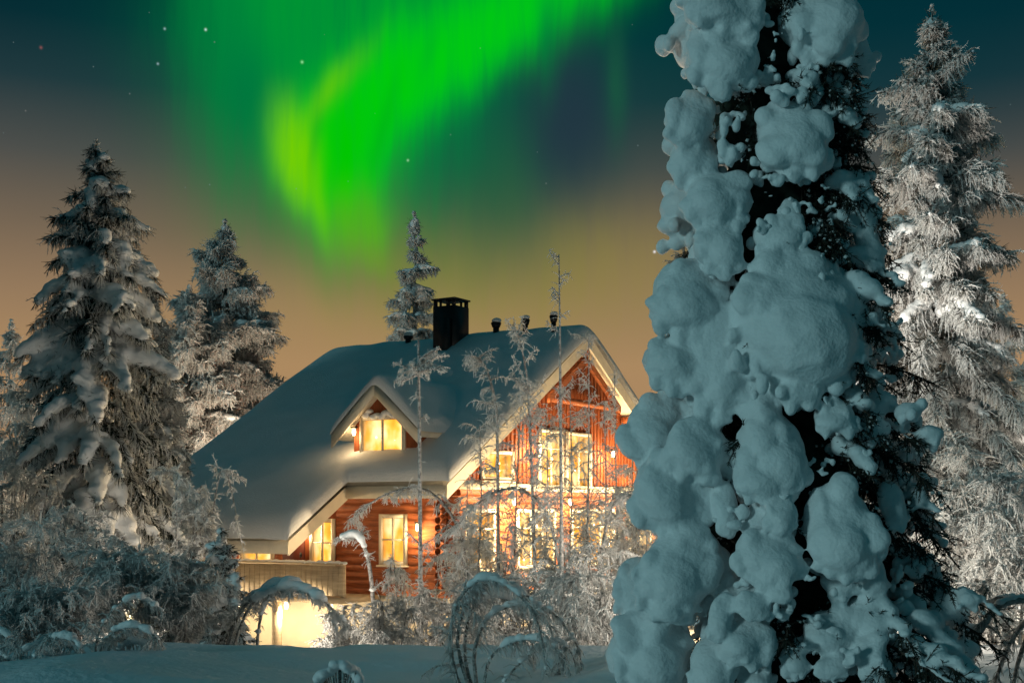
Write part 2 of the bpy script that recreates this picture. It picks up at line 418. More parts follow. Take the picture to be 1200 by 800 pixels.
def ridge_base(X, Y): return ZR-SNOW-TAN*(np.sqrt(Y**2+.35**2)-.35)
me = snow_sheet('roof_snow', roof_inside, XL, 0, -YP, YE, ridge_base, SNOW, over=.12)
link('snow', me, M['snow'], roof)

# walls
def log_wall(b, x0, x1, y, z0, z1, face, step=.21, bulge=.055):
    """courses of round logs along x; face = -1 looks to -y"""
    n = int(round((z1-z0)/step)); prof = []
    for i in range(n):
        for s in range(5):
            a = s/5*PI; prof.append((y+face*bulge*math.sin(a)**.7 if s else y, z0+(i+s/5)*(z1-z0)/n))
    prof.append((y, z1)); m = len(prof)
    v = [(x0, p[0], p[1]) for p in prof]+[(x1, p[0], p[1]) for p in prof]
    b.add(v, [(i, i+1, i+1+m, i+m) for i in range(m-1)])
WY, WX = 7.0, -0.5                            # long wall and gable wall planes
b = Buf(); log_wall(b, -4.3, WX-.001, -WY, 2.0, timber_z(WY)-DECK-.02, -1)
for k in range(15):                           # crossing log ends at the near corner
    z = 2.1+k*.21
    if z < timber_z(WY)-DECK-.1: b.tube([(WX+.30, -WY+.1, z), (WX+.30-.4, -WY+.1, z)], .10, 8); b.tube([(WX-.12, -WY-.28, z+.1), (WX-.12, -WY+.1, z+.1)], .10, 8)
b.build('log_wall', M['red_log'], house)
b = Buf()
b.box(XL+.7, -4.301, -WY, -WY+.12, 2.0, timber_z(WY)-DECK-.02)       # boarded porch wall
prism(b, (XL+.7, XL+.82), [(-WY, 2.0), (WY, 2.0), (WY, timber_z(WY)-DECK), (0, timber_z(0)-DECK-.02), (-WY, timber_z(WY)-DECK)])
b.box(XL+.83, WX-.2, WY-.12, WY, 2.0, timber_z(WY)-DECK-.02)
b.build('wall', M['red_board'], house)
# gable: logs below, upright boards above
b = Buf()
n = 14
for i in range(n):                            # log courses across y on the x = WX plane
    z0 = 2.0+i*.215
    prof = [(WX+.055*math.sin(s/5*PI)**.7 if s else WX, z0+s/5*.215) for s in range(6)]
    v = [(p[0], -WY, p[1]) for p in prof]+[(p[0], WY, p[1]) for p in prof]
    b.add(v, [(k, k+6, k+7, k+1) for k in range(5)])
b.build('log_wall', M['red_log'], house)
ZB = 2.0+14*.215
b = Buf(); prism(b, (WX-.12, WX-.002), [(-WY, ZB), (WY, ZB), (WY, timber_z(WY)-DECK), (0, timber_z(0)-DECK-.02), (-WY, timber_z(WY)-DECK)])
yy = -WY+.1
while yy < WY-.1:                             # cover strips
    zt = timber_z(yy)-DECK-.06; b.box(WX, WX+.03, yy, yy+.06, ZB+.02, zt); yy += .22
b.build('gable_boarding', M['red_board'], house)
b = Buf(); b.box(XL+.75, WX-.03, -WY+.05, WY-.05, -.6, 1.998); b.build('foundation_wall', M['plaster'], house)
b = Buf(); b.box(WX+.03, WX+.09, -WY-.02, WY+.02, ZB-.08, ZB+.12); b.build('band_board', M['cream'], house)
# ridge beam and purlins carrying the gable overhang, and the truss in the gable top
for y in (0, -3.2, 3.2, -5.9, 5.9):
    b = Buf(); zz = timber_z(y)-DECK-.02; b.box(WX+.035, -.06, y-.09, y+.09, zz-.26-TAN*.09, zz-TAN*.09); b.build('purlin', M['red_log'], house)
b = Buf()
for s in (-1, 1):
    y0, y1 = s*.02, s*2.3
    prism(b, (-.16, -.05), [(y0, timber_z(y0)-DECK-.34), (y1, timber_z(y1)-DECK-.34), (y1, timber_z(y1)-DECK-.56), (y0, timber_z(y0)-DECK-.58)])
b.box(-.155, -.055, -2.2, 2.2, timber_z(2.2)-DECK-.58, timber_z(2.2)-DECK-.40)
b.build('gable_truss', M['red_log'], house)

# windows ------------------------------------------------------------
def pane_mat(name, strength, seed, lampy=.5):
    m = bpy.data.materials.new(name); m.use_nodes = True; nt = m.node_tree; N = nt.nodes; L = nt.links
    t = N.new('ShaderNodeTexCoord')
    mpn = N.new('ShaderNodeMapping'); mpn.inputs['Location'].default_value = (seed*3.7, seed*1.9, seed); mpn.inputs['Scale'].default_value = (1.6, 1.6, 1.1)
    L.new(t.outputs['Object'], mpn.inputs[0])
    n = N.new('ShaderNodeTexNoise'); n.inputs['Scale'].default_value = 1.3; n.inputs['Detail'].default_value = 2; L.new(mpn.outputs[0], n.inputs['Vector'])
    r = N.new('ShaderNodeValToRGB'); L.new(n.outputs[0], r.inputs[0])
    e = r.color_ramp.elements; e[0].position = .30; e[0].color = (.75, .25, .012, 1); e[1].position = .70; e[1].color = (1, .76, .36, 1)
    e2 = e.new(.47); e2.color = (1, .43, .05, 1)
    em = N.new('ShaderNodeEmission'); L.new(r.outputs[0], em.inputs[0]); em.inputs[1].default_value = strength
    gl = N.new('ShaderNodeBsdfGlossy'); gl.inputs['Roughness'].default_value = .05; gl.inputs[0].default_value = (.8, .8, .8, 1)
    fr = N.new('ShaderNodeFresnel'); fr.inputs[0].default_value = 1.45
    mx = N.new('ShaderNodeMixShader'); L.new(fr.outputs[0], mx.inputs[0]); L.new(em.outputs[0], mx.inputs[1]); L.new(gl.outputs[0], mx.inputs[2])
    L.new(mx.outputs[0], N['Material Output'].inputs[0])
    return m
PANES = [pane_mat('lit_pane', s, i) for i, s in enumerate((1.5, 1.8, 1.65))]
def window(along, a0, a1, z0, z1, plane, k=0, mull=(0.5,), trans=None, fw=.10, frame_mat='cream', parent=None):
    """lit window on a wall: along 'x' (wall looks to -y) or 'y' (wall looks to +x)"""
    def bx(bf, u0, u1, w0, w1, d0, d1):
        if along == 'x': bf.box(u0, u1, plane-d1, plane-d0, w0, w1)
        else: bf.box(plane+d0, plane+d1, u0, u1, w0, w1)
    p = Buf(); bx(p, a0+.01, a1-.01, z0+.01, z1-.01, .058, .068)
    f = Buf(); d0, d1 = .05, .13
    bx(f, a0-fw, a0, z0-fw, z1+fw, d0, d1); bx(f, a1, a1+fw, z0-fw, z1+fw, d0, d1)
    bx(f, a0+.001, a1-.001, z1, z1+fw, d0, d1-.004); bx(f, a0+.001, a1-.001, z0-fw, z0, d0, d1-.004)
    for m_ in mull:
        c = a0+(a1-a0)*m_; bx(f, c-.03, c+.03, z0+.002, z1-.002, .069, .11)
    if trans: c = z0+(z1-z0)*trans; bx(f, a0+.002, a1-.002, c-.02, c+.02, .069, .105)
    w = f.build('window', M[frame_mat], parent or house)
    p.build('pane', PANES[k % 3], w)
    s = Buf(); bx(s, a0-fw-.04, a1+fw+.04, z0-fw-.05, z0-fw-.002, .05, .20); s.build('sill', M['cream'], w)
    return w
window('y', -2.25, -1.0, 4.98+.15, 6.70, WX, 1, (.5,), .7)
window('y', -.62, .80, 4.98+.15, 6.70, WX, 0, (.5,), .7)
window('y', -6.2, -4.9, 2.75, 4.30, WX, 2, (.5,), .7)
window('y', -3.5, -1.5, 2.75, 4.30, WX, 0, (.33, .67), .7)
window('y', -.3, 2.4, 2.75, 4.30, WX, 1, (.33, .67), .7)
window('y', 3.6, 5.2, 2.75, 4.30, WX, 2, (.5,), .7)
window('y', -5.35, -3.9, 5.30, 5.95, WX, 1, (.5,))
window('x', -2.62, -1.88, 2.95, 4.15, -WY, 0, (.5,), .5)
window('x', -5.15, -4.45, 2.85, 4.02, -WY+.02, 2, (.5,), .5)
window('x', -7.9, -6.75, 2.85, 4.02, -WY+.02, 0, (.5,))
window('x', -9.3, -8.5, 2.85, 4.02, -WY+.02, 1, (.5,))
b = Buf(); b.box(-6.35, -5.5, -WY-.05, -WY-.002, 2.06, 4.15); dr = b.build('door', M['dark_roof'], house)
dr.data.materials.clear(); dr.data.materials.append(mat('door_paint', (.10, .022, .014), .45, .2, 3, .1, 30))
b = Buf(); b.box(-5.62, -5.585, -WY-.11, -WY-.051, 3.0, 3.14); b.build('handle', M['black_metal'], dr)

# dormer --------------------------------------------------------------
dorm = Buf(); DX, DW, DYF = -2.60, 1.08, -WY-.02
DZE, DZR, DTAN = 6.50, 7.84, .92                # eave and ridge (timber), pitch
zlow = 5.35
prism(dorm, (0, 1), [(0, 0)]*3) if False else None
# front wall of the dormer (outline in x,z) and cheeks running back into the roof
def dz(x, off=0): return DZR-DTAN*abs(x-DX)+off
pts = [(DX-DW, zlow), (DX+DW, zlow), (DX+DW, dz(DX+DW)-.16), (DX, dz(DX)-.16), (DX-DW, dz(DX-DW)-.16)]
v = [(x, DYF, z) for x, z in pts]+[(x, -3.0, z) for x, z in pts]
dorm.add(v, [(0, 1, 6, 5), (1, 2, 7, 6), (2, 3, 8, 7), (3, 4, 9, 8), (4, 0, 5, 9)], None)
dorm.add([(x, DYF, z) for x, z in pts], None, [(0, 2, 1), (0, 3, 2), (0, 4, 3)])
dormer = dorm.build('dormer', M['red_board'], house)
b = Buf()
OV = .42
def droof(bb, x0, x1, y0, y1, top, thick):
    a, c = dz(x0)+top, dz(x1)+top
    v = [(x, y, z) for y in (y0, y1) for x, z in ((x0, a), (x1, c), (x1, c-thick), (x0, a-thick))]
    bb.add(v, [(0, 1, 2, 3), (7, 6, 5, 4), (0, 4, 5, 1), (1, 5, 6, 2), (2, 6, 7, 3), (3, 7, 4, 0)])
droof(b, DX-DW-.42, DX-.001, DYF-OV, -1.5, 0, .14); droof(b, DX+.001, DX+DW+.42, DYF-OV, -1.5, 0, .14)
dr_ = b.build('roof', M['cream'], dormer)
b = Buf()
droof(b, DX-DW-.44, DX-.001, DYF-OV-.05, DYF-OV-.002, .02, .36); droof(b, DX+.001, DX+DW+.44, DYF-OV-.05, DYF-OV-.002, .02, .36)
b.build('fascia', M['cream'], dr_)
def d_inside(X, Y): return np.minimum.reduce([X-(DX-DW-.42), DX+DW+.42-X, Y-(DYF-OV), -2.2-Y+0*X])
def d_base(X, Y): return DZR-DTAN*(np.sqrt((X-DX)**2+.15**2)-.15)
link('snow', snow_sheet('dormer_snow', d_inside, DX-DW-.42, DX+DW+.42, DYF-OV, -2.2, d_base, .26, .07, .24, 11, .06, .02), M['snow'], dr_)
window('x', DX-.68, DX+.68, 5.92, 6.86, DYF, 1, (.5,), None, .10, 'cream', dormer)
b = Buf(); b.box(DX-DW-.1, DX+DW+.1, DYF-.30, DYF-.001, 5.55, 5.68); b.build('ledge', M['cream'], dormer)
# snow clinging above the dormer window
cn = []; rd = []
rng = np.random.default_rng(4)
for i in range(9): cn.append((DX-.55+i*.137, DYF-.14, 7.02+.05*rng.normal())); rd.append((.13, .12, .06+.05*rng.random()))
link('window_snow', lump_mesh('window_snow', cn, rd, .025, 3, .01, 6), M['snow'], dormer)

# porch: deck, railing, posts ----------------------------------------
YD = -8.6
b = Buf(); b.box(XL+.3, -2.72, YD-.08, -WY-.06, 1.86, 2.02); b.build('porch_deck', M['weather_board'], house)
b = Buf()
b.box(XL+.32, -2.74, YD-.040, YD-.015, 2.06, 2.87)
for k in range(38): b.box(XL+.36+k*.19, XL+.40+k*.19, YD-.052, YD-.0405, 2.07, 2.86)
b.box(XL+.3, -2.72, YD-.09, YD+.05, 2.885, 2.94)
for x in (-2.78, -5.2, -7.6, -9.95): b.box(x-.05, x+.05, YD-.012, YD+.07, 2.02, 2.884)
b.build('railing', M['weather_board'], house)
for x in (-5.2, -7.6, -9.95):
    p = Buf(); zt = timber_z(YD+.16)-DECK-.02; p.box(x-.075, x+.075, YD+.075, YD+.225, 2.022, zt); p.build('post', M['red_log'], house)
    q = Buf(); q.box(x-.10, x+.10, YD-.02, YD+.18, -.4, 1.858); q.build('pier', M['weather_board'], house)
cn = []; rd = []
for i in range(60):
    cn.append((XL+.4+i*.122, YD-.02, 2.95+.012*rng.normal())); rd.append((.10, .085, .05))
link('railing_snow', lump_mesh('railing_snow', cn, rd, .03, 3, .008, 5), M['snow'], house)

# chimney and roof vents -----------------------------------------------
CX, CY, CW = -4.75, -.70, .42
b = Buf(); b.box(CX-CW, CX+CW, CY-CW, CY+CW, 9.1, 11.0); chim = b.build('chimney', M['black_metal'], house)
b = Buf()
for sx in (-1, 1):
    for sy in (-1, 1): b.box(CX+sx*.36-.05, CX+sx*.36+.05, CY+sy*.36-.05, CY+sy*.36+.05, 11.001, 11.20)
for sx in (-.15, .15):
    for sy in (-.37, .37): b.box(CX+sx-.03, CX+sx+.03, CY+sy-.03, CY+sy+.03, 11.001, 11.20)
b.box(CX-CW-.04, CX+CW+.04, CY-CW-.04, CY+CW+.04, 11.201, 11.25); b.build('chimney_cap', M['black_metal'], chim)
b = Buf(); sl = [(CY-CW-.75, roof_z(CY-CW-.75)+.05), (CY+CW, roof_z(CY+CW)+.05), (CY+CW, roof_z(CY+CW)-.2), (CY-CW-.75, roof_z(CY-CW-.75)-.2)]
prism(b, (CX-CW-.12, CX+CW+.12), sl); b.build('flashing', M['black_metal'], chim)
b = Buf(); b.box(CX+.0, CX+.34, CY-CW-.32, CY-CW-.005, 9.2, 10.55); b.build('chimney_hatch', M['black_metal'], chim)
for x, y, h, r in ((-6.75, -.35, .26, .14), (-3.25, -.30, .42, .14), (-2.05, -.45, .50, .12), (-.95, -.55, .58, .11)):
    p = Buf(); z = roof_z(y)-.3; p.tube([(x, y, z), (x, y, z+.3+h)], r*.72, 12); vt = p.build('roof_vent', M['black_metal'], house, True)
    p = Buf(); p.tube([(x, y, z+.3+h*.72), (x, y, z+.3+h+.02), (x, y, z+.3+h+.06)], [r*.9, r*1.25, r*.9], 12); p.build('cap', M['black_metal'], vt, True)
    link('cap_snow', lump_mesh('cap_snow', [(x, y, z+.30+h+.09), (x+.05, y-.04, z+.3+h+.10)], [(r*1.15, r*1.15, r*.6)]*2, .03, 2, .01, 6), M['snow'], vt)

# lamps fixed to the house ---------------------------------------------
lamp_glass = bpy.data.materials.new('lamp_glass'); lamp_glass.use_nodes = True
_b = lamp_glass.node_tree.nodes['Principled BSDF']; _b.inputs['Emission Color'].default_value = (1, .78, .42, 1); _b.inputs['Emission Strength'].default_value = 6
def house_lamp(x, y, z, nx_, ny_, power, col=(1, .70, .36), r=.10, spot=None):
    """small lantern on a wall arm with its own light"""
    a = Buf(); a.box(x-nx_*.18-.03, x-nx_*.04+.03, y-ny_*.18-.03, y-ny_*.04+.03, z+.12, z+.16)
    a.box(x-.07, x+.07, y-.07, y+.07, z+.10, z+.14)
    wl = a.build('wall_lamp', M['black_metal'], house)
    g = Buf(); g.tube([(x, y, z-.10), (x, y, z-.02), (x, y, z+.09)], [.035, .06, .05], 10); g.build('lamp_glass', lamp_glass, wl, True)
    ld = bpy.data.lights.new('lamp_light', 'SPOT' if spot else 'POINT'); ld.energy = power; ld.color = col; ld.shadow_soft_size = r
    lo = bpy.data.objects.new('lamp_light', ld); COL.objects.link(lo); lo.parent = wl
    if spot:
        ld.spot_size = R_(spot[3]); ld.spot_blend = .8
        lo.rotation_euler = Vector(spot[:3]).to_track_quat('-Z', 'Y').to_euler()
    lo.location = (x+nx_*.12, y+ny_*.12, z-.16)
    return lo
for x in (-3.4, -5.0, -6.8, -8.8): house_lamp(x, -WY-1.35, 1.72, 0, -1, 125, (1, .78, .48))
house_lamp(-5.32, -WY-.17, 4.05, 0, -1, 75)
house_lamp(-8.2, -WY-.17, 4.05, 0, -1, 45)
house_lamp(-1.3, -WY-.25, 3.9, 0, -1, 75)
for y in (-4.2, -.95, 2.9, 5.8): house_lamp(WX+.36, y, 4.62, 1, 0, 240)
for y in (-3.0, 3.0): house_lamp(WX+.30, y, 2.35, 1, 0, 260)
for y in (-2.75, 1.9): house_lamp(WX+.36, y, 6.2, 1, 0, 200)
house_lamp(XL+.5, -3.0, 6.2, -1, 0, 900, (1, .84, .60), .15)
house_lamp(XL+.2, YD+.15, 3.9, -1, 0, 380, (1, .80, .55), .12)
house_lamp(XL+.5, -6.0, 3.2, -1, 0, 1500, (1, .82, .58), .12)
house_lamp(DX-.98, DYF-.13, 6.55, 0, -1, 16)
# two lamp posts, added to brighten the gable, its soffit and the thicket
hm = Matrix.Translation((2.4, 40, 0)) @ Matrix.Rotation(R_(-32), 4, 'Z')
for i, (x, y, pw) in enumerate([(2.6, -4.9, 2500), (3.4, 2.6, 3000)]):
    p = hm @ Vector((x, y, 0)); z = gzs(p.x, p.y)
    o = empty('added_lamp_post', (p.x, p.y, z)); tag(o, ['black lamp post added before the near corner of the gable', 'black lamp post added before the far half of the gable, next to the big spruce'][i], 'lamp post', 'lamp posts added to light the gable')
    a = Buf(); a.tube([(0, 0, -.2), (0, 0, 1.2), (0, 0, 2.9)], [.05, .04, .035], 10); a.build('post', M['black_metal'], o, True)
    a = Buf(); a.tube([(0, 0, 2.901), (0, 0, 3.0), (0, 0, 3.12)], [.04, .085, .075], 12); a.build('lamp_glass', lamp_glass, o, True)
    a = Buf(); a.tube([(0, 0, 3.32), (0, 0, 3.35), (0, 0, 3.42)], [.13, .12, .03], 12)
    for q in (0, 2.09, 4.19): a.tube([(.09*math.cos(q), .09*math.sin(q), 2.95), (.10*math.cos(q), .10*math.sin(q), 3.33)], [.006, .006], 4)
    a.build('hood', M['black_metal'], o)
    ld = bpy.data.lights.new('lamp_light', 'POINT'); ld.energy = pw; ld.color = (1, .74, .42); ld.shadow_soft_size = .08
    lo = bpy.data.objects.new('lamp_light', ld); COL.objects.link(lo); lo.parent = o; lo.location = (0, 0, 3.22)

# ------------------------------------------------------------------ trees: builders
def polyline(p0, d0, L, n, bend, rng, wob=.05):
    """a branch that starts along d0 and bends steadily towards `bend`"""
    pts = [np.array(p0, float)]; d = np.array(d0, float); st = L/(n-1)
    for i in range(n-1):
        d = unit(d+np.array(bend)/(n-1)+rng.normal(size=3)*wob); pts.append(pts[-1]+d*st)
    return np.array(pts)
def sample(pts, t):
    """points and tangents at parameters t (0..1) of a polyline"""
    n = len(pts)-1; f = np.clip(t, 0, .9999)*n; i = f.astype(int); u = (f-i)[:, None]
    return pts[i]*(1-u)+pts[i+1]*u, unit(pts[i+1]-pts[i])
def frost_twigs(tw, fr, pts, n, L, rng, grain, dens, droop=.7, out=.5, t0=.15, rt=.004, lift=0.0):
    """hoar-frosted twigs along a branch: thin sticks into `tw`, grains of frost into `fr`"""
    t = rng.uniform(t0, 1, n)**.85; p, tg = sample(pts, t)
    side = unit(np.cross(tg, rng.normal(size=(n, 3))))
    d = unit(tg*out+side*.75+np.array([0, 0, -droop+lift])*rng.uniform(.3, 1.2, (n, 1))+rng.normal(size=(n, 3))*.15)
    l = L*rng.uniform(.35, 1.1, n)*(1.1-.5*t)
    mid = p+d*(l*.5)[:, None]; d2 = unit(d+np.array([0, 0, -droop*.7+lift])); q = mid+d2*(l*.5)[:, None]
    tw.spindles(p, mid, rt, rt*.8); tw.spindles(mid, q, rt*.8, rt*.4)
    up = np.array([0, 0, grain*.22])
    s0 = grain*rng.uniform(.22, .46, n); fr.spindles(p+up, mid+up, s0*.7, s0, 4); fr.spindles(mid+up, q+up*.5, s0, s0*.35, 4)     # rime sleeves
    k = max(1, int(dens)); u = rng.uniform(.05, 1.0, (n, k))
    a = np.where((u < .5)[..., None], p[:, None]+(mid-p)[:, None]*(u*2)[..., None], mid[:, None]+(q-mid)[:, None]*(u*2-1)[..., None]).reshape(-1, 3)
    e = unit(np.repeat(d2, k, 0)*.7+rng.normal(size=a.shape)*.7+np.array([0, 0, -.25*droop]))*(grain*rng.uniform(.8, 3.0, len(a)))[:, None]
    w = grain*rng.uniform(.10, .30, len(a)); fr.spindles(a, a+e, w, w*.35, 3)                                                    # side fingers of hoar
    m = rng.random(len(a)) < .22; fr.clumps(a[m]+up, grain*rng.uniform(.3, .75, int(m.sum())), rng)

def conifer(name, base, H, R, rng, whorls=22, per=7, droop=.9, snow=.5, frost=1.0, lean=(0, 0), shape=.85, grain=.03, tw_n=26, tw_L=.42,
            lump=.16, voxel=.06, needle=True, gap=.12, top=.0, fmat='frost', nmat='grey_needles', dens=7, ragged=.35, low=.05, smoothn=3):
    """snow and frost covered spruce: trunk, branches, needles, frost, snow"""
    o = empty(name, base)
    tk = Buf(); n = 12; zz = np.linspace(-.4, H, n)
    ax = lambda z: np.array([lean[0]*(z/H)**2+.04*math.sin(z*1.3), lean[1]*(z/H)**2, z])
    tk.tube([ax(z) for z in zz], np.linspace(.020*H*.55+.03, .012, n), 8)
    br = Buf(); nd = Buf(); fr = Buf(); cen = []; rad = []
    for w in range(whorls):
        u = (w+.3)/whorls; z = H*(low+(1-low-.01)*u)
        rr = (R*(1-u)**shape+.03*R)*min(1, ((1-u)/.16))**.7
        for k in range(per if u < .85 else max(3, per-2)):
            if rng.random() < gap: continue
            a = (k+rng.uniform(-.4, .4))/per*2*PI+w*1.1
            L = rr*rng.uniform(1-ragged, 1+ragged*.6)
            el = .05*(1-u)+.55*u*u
            d0 = np.array([math.cos(a), math.sin(a), el+rng.normal()*.12])
            pts = polyline(ax(z+rng.normal()*.12), unit(d0), L*1.12, 6, (0, 0, -droop*(1-.55*u)), rng, .07)
            br.tube(pts, np.linspace(.012+.008*L, .004, 6), 4)
            nt = max(4, int(tw_n*(.35+L)))
            frost_twigs(nd if needle else br, fr, pts, int(nt*frost), tw_L*(.45+.55*min(1, L)), rng, grain, dens, droop=.85, out=.55)
            if needle:
                m = int(nt*3); t = rng.uniform(.1, 1, m); p, tg = sample(pts, t)
                dd = unit(tg*.5+rng.normal(size=(m, 3))*.55+np.array([0, 0, -.55])); nd.spindles(p, p+dd*(tw_L*.55*rng.uniform(.4, 1, m))[:, None], .011, .003)
            if snow > 0:
                if rng.random() > snow*(.62+.75*u): continue
                m = max(3, int(L/lump*2.6)); t = np.linspace(rng.uniform(.12, .4), 1.0, m); p, tg = sample(pts, t); w0 = lump*rng.uniform(.5, 1.0)*(.62+.38*math.sin(PI*min(1, max(0, u*1.05))))
                for i in range(m):                             # one continuous load along the bough
                    s = w0*rng.uniform(.75, 1.12)*(.5+.55*math.sin(PI*min(1, t[i]*.85+.12)))
                    cen.append(p[i]+np.array([0, 0, s*.35])+rng.normal(size=3)*lump*.10); rad.append((s*rng.uniform(.9, 1.25), s*rng.uniform(.9, 1.25), s*rng.uniform(.65, 1.0)))
    # leader shoot
    m = 60; zt = H-rng.uniform(0, .09*H, m); p = np.array([ax(z) for z in zt]); d = unit(rng.normal(size=(m, 3))+np.array([0, 0, .5]))
    q = p+d*(.05+.25*(H-zt))[:, None]*.9; nd.spindles(p, q, .008, .003); fr.clumps(np.concatenate([q, p*.4+q*.6]), grain*rng.uniform(.5, 1.2, 2*m), rng)
    tk.build('trunk', M['frosted_bark'], o, True); br.build('branches', M['frosted_bark'], o)
    if needle: nd.build('needles', M[nmat], o)
    else: nd.build('shoots', M['frosted_bark'], o)
    fr.build('frost', M[fmat], o)
    if cen: link('snow', lump_mesh('snow', cen, rad, voxel, smoothn, lump*.16, 1.1/lump, 7), M['tree_snow'], o)
    return o

def stem_tree(name, base, stems, rng, twigs=None, grain=.02, dens=6, rt=.004, snow=None, fmat='frost', bark='frosted_bark', voxel=.03, droop=.6, k=6, crust=0.0):
    """bare frosted tree or shrub. stems: (points, r0, r1, n_twigs, twig_length, sub_branches, sub_length, upward bend), points relative to the base"""
    o = empty(name, base)
    tk = Buf(); br = Buf(); fr = Buf(); cen = []; rad = []
    for pts, r0, r1, nt, tl, nb, bl, up in stems:
        pts = np.asarray(pts, float); tk.tube(pts, np.linspace(r0, r1, len(pts)), k)
        if nt: frost_twigs(br, fr, pts, nt, tl, rng, grain, dens, droop=droop, t0=.1, rt=rt)
        for t in rng.uniform(.22, 1, nb) if nb else []:
            p, tg = sample(pts, np.array([t])); a = rng.uniform(0, 2*PI)
            d = unit(np.array([math.cos(a), math.sin(a), .35])+tg[0]*.6)
            L = bl*rng.uniform(.45, 1.1)*(1.15-.6*t)
            sp = polyline(p[0], d, L, 6, (0, 0, up), rng, .12); br.tube(sp, np.linspace(max(.004, r1*.9), .003, 6), 4)
            frost_twigs(br, fr, sp, int(7+L*18), tl, rng, grain, dens, droop=droop, t0=.05, rt=rt)
            m = int(L/(grain*.55)); q, _ = sample(sp, rng.uniform(0, 1, m)); q = q+rng.normal(size=q.shape)*grain*.35
            fr.clumps(q+np.array([0, 0, grain*.4]), grain*rng.uniform(.4, .9, m), rng)
        if crust:
            Ls = np.linalg.norm(np.diff(pts, axis=0), axis=1).sum(); m = int(Ls/(grain*.5)*crust)
            q, _ = sample(pts, rng.uniform(.02, 1, m)); fr.clumps(q+rng.normal(size=q.shape)*grain*.5+np.array([0, 0, grain*.3]), grain*rng.uniform(.4, 1.0, m), rng)
        if snow:
            Ls = np.linalg.norm(np.diff(pts, axis=0), axis=1).sum(); m = max(3, int(Ls/(snow*.8)))
            for t in np.linspace(.12, 1, m):
                q, tg = sample(pts, np.array([t]))
                flat = 1-abs(tg[0][2])
                if rng.random() < .25+.75*flat:
                    s = snow*rng.uniform(.6, 1.15)*(.45+.7*flat); cen.append(q[0]+np.array([0, 0, s*.45])); rad.append((s, s*.9, s*.75))
    tk.build('trunk' if len(stems) == 1 else 'stems', M[bark], o, True); br.build('twigs', M[bark], o); fr.build('frost', M[fmat], o)
    if cen: link('snow', lump_mesh('snow', cen, rad, voxel, 3, (snow or .1)*.12, 8, 3), M['tree_snow'], o)
    return o
def path(Y, pix, base, dy=None):
    """pixel polyline at distance Y -> points relative to base"""
    out = []
    for i, (px, py) in enumerate(pix):
        p = W(px, py, Y+(dy[i] if dy else 0)); out.append((p.x-base[0], p.y-base[1], p.z-base[2]))
    return np.array(out)
def resample(pts, n):
    """smooth polyline through points"""
    pts = np.asarray(pts, float); m = len(pts); t = np.linspace(0, m-1, n); out = []
    for u in t:
        i = min(int(u), m-2); f = u-i; p0 = pts[max(i-1, 0)]; p1 = pts[i]; p2 = pts[i+1]; p3 = pts[min(i+2, m-1)]
        out.append(.5*((2*p1)+(-p0+p2)*f+(2*p0-5*p1+4*p2-p3)*f*f+(-p0+3*p1-3*p2+p3)*f**3))
    return np.array(out)
def at(px, Y, sink=.0):
    x = (px-HX)/FPX*Y; return (x, Y, gzs(x, Y)-sink)
def h_to(py, base): return CZ+(HY-py)/FPX*base[1]-base[2]

# ------------------------------------------------------------------ the snow-laden spruce in front
rng = np.random.default_rng(21)
HYD = 12.0
hb = at(922, HYD, .1)
hero = empty('snow_laden_spruce', hb)
tag(hero, 'tall dark spruce buried under heavy rounded snow clumps, nearest to the viewer', 'spruce tree')
def hax(py): return 893+ (py/800)*32                         # trunk axis in the view
def hR(py): return np.interp(py, [-420, -250, 0, 100, 200, 300, 400, 500, 600, 700, 820], [6, 50, 108, 112, 118, 132, 148, 165, 185, 205, 215])
S_ = HYD/FPX
def hw(px, py, depth): return np.array([(px-HX)*S_, HYD+depth, CZ+(HY-py)*S_])-np.array(hb)
def hv(px, py, depth):                                       # the same along the line of sight: where a load seen at (px, py) really hangs
    k = (HYD+depth)/HYD; return np.array([(px-HX)*S_*k, HYD+depth, CZ+(HY-py)*S_*k])-np.array(hb)
cl = [  # x0, y0, x1, y1 of each snow clump seen from the bank
 (786, -30, 914, 44), (800, 20, 898, 114), (906, -40, 1012, 82), (990, 20, 1018, 86), (936, 82, 966, 120), (778, 98, 842, 178), (784, 150, 846, 220),
 (838, 136, 876, 190), (880, 104, 978, 214), (796, 192, 890, 272), (812, 250, 870, 320), (914, 228, 938, 258), (976, 190, 1030, 275), (1000, 240, 1034, 320),
 (880, 250, 945, 300), (756, 290, 862, 400), (752, 380, 850, 460), (800, 330, 880, 500), (840, 268, 1030, 470), (870, 290, 1000, 400), (730, 450, 810, 552),
 (908, 410, 958, 478), (868, 385, 910, 440), (1008, 452, 1050, 484), (952, 466, 1004, 510), (998, 482, 1038, 518), (856, 472, 950, 590), (776, 482, 862, 562), (734, 520, 850, 630),
 (748, 600, 850, 730), (852, 522, 948, 586), (836, 560, 866, 622), (896, 578, 938, 622), (858, 610, 944, 686), (938, 552, 1034, 682), (900, 684, 932, 704), (858, 692, 906, 722),
 (720, 650, 772, 722), (718, 700, 818, 810), (936, 708, 1014, 768), (984, 692, 1052, 750), (1000, 742, 1042, 794), (850, 722, 910, 778), (912, 754, 946, 790), (954, 768, 994, 794),
 (806, 742, 866, 812), (860, 770, 910, 812), (760, 640, 800, 780), (1044, 626, 1094, 670), (1030, 560, 1062, 620), (1060, 470, 1078, 500), (1090, 690, 1130, 730), (880, 470, 910, 500),
 (1000, 640, 1040, 700), (960, 660, 1000, 700), (830, 690, 862, 750)]
cen = []; rad = []
tilts = {}
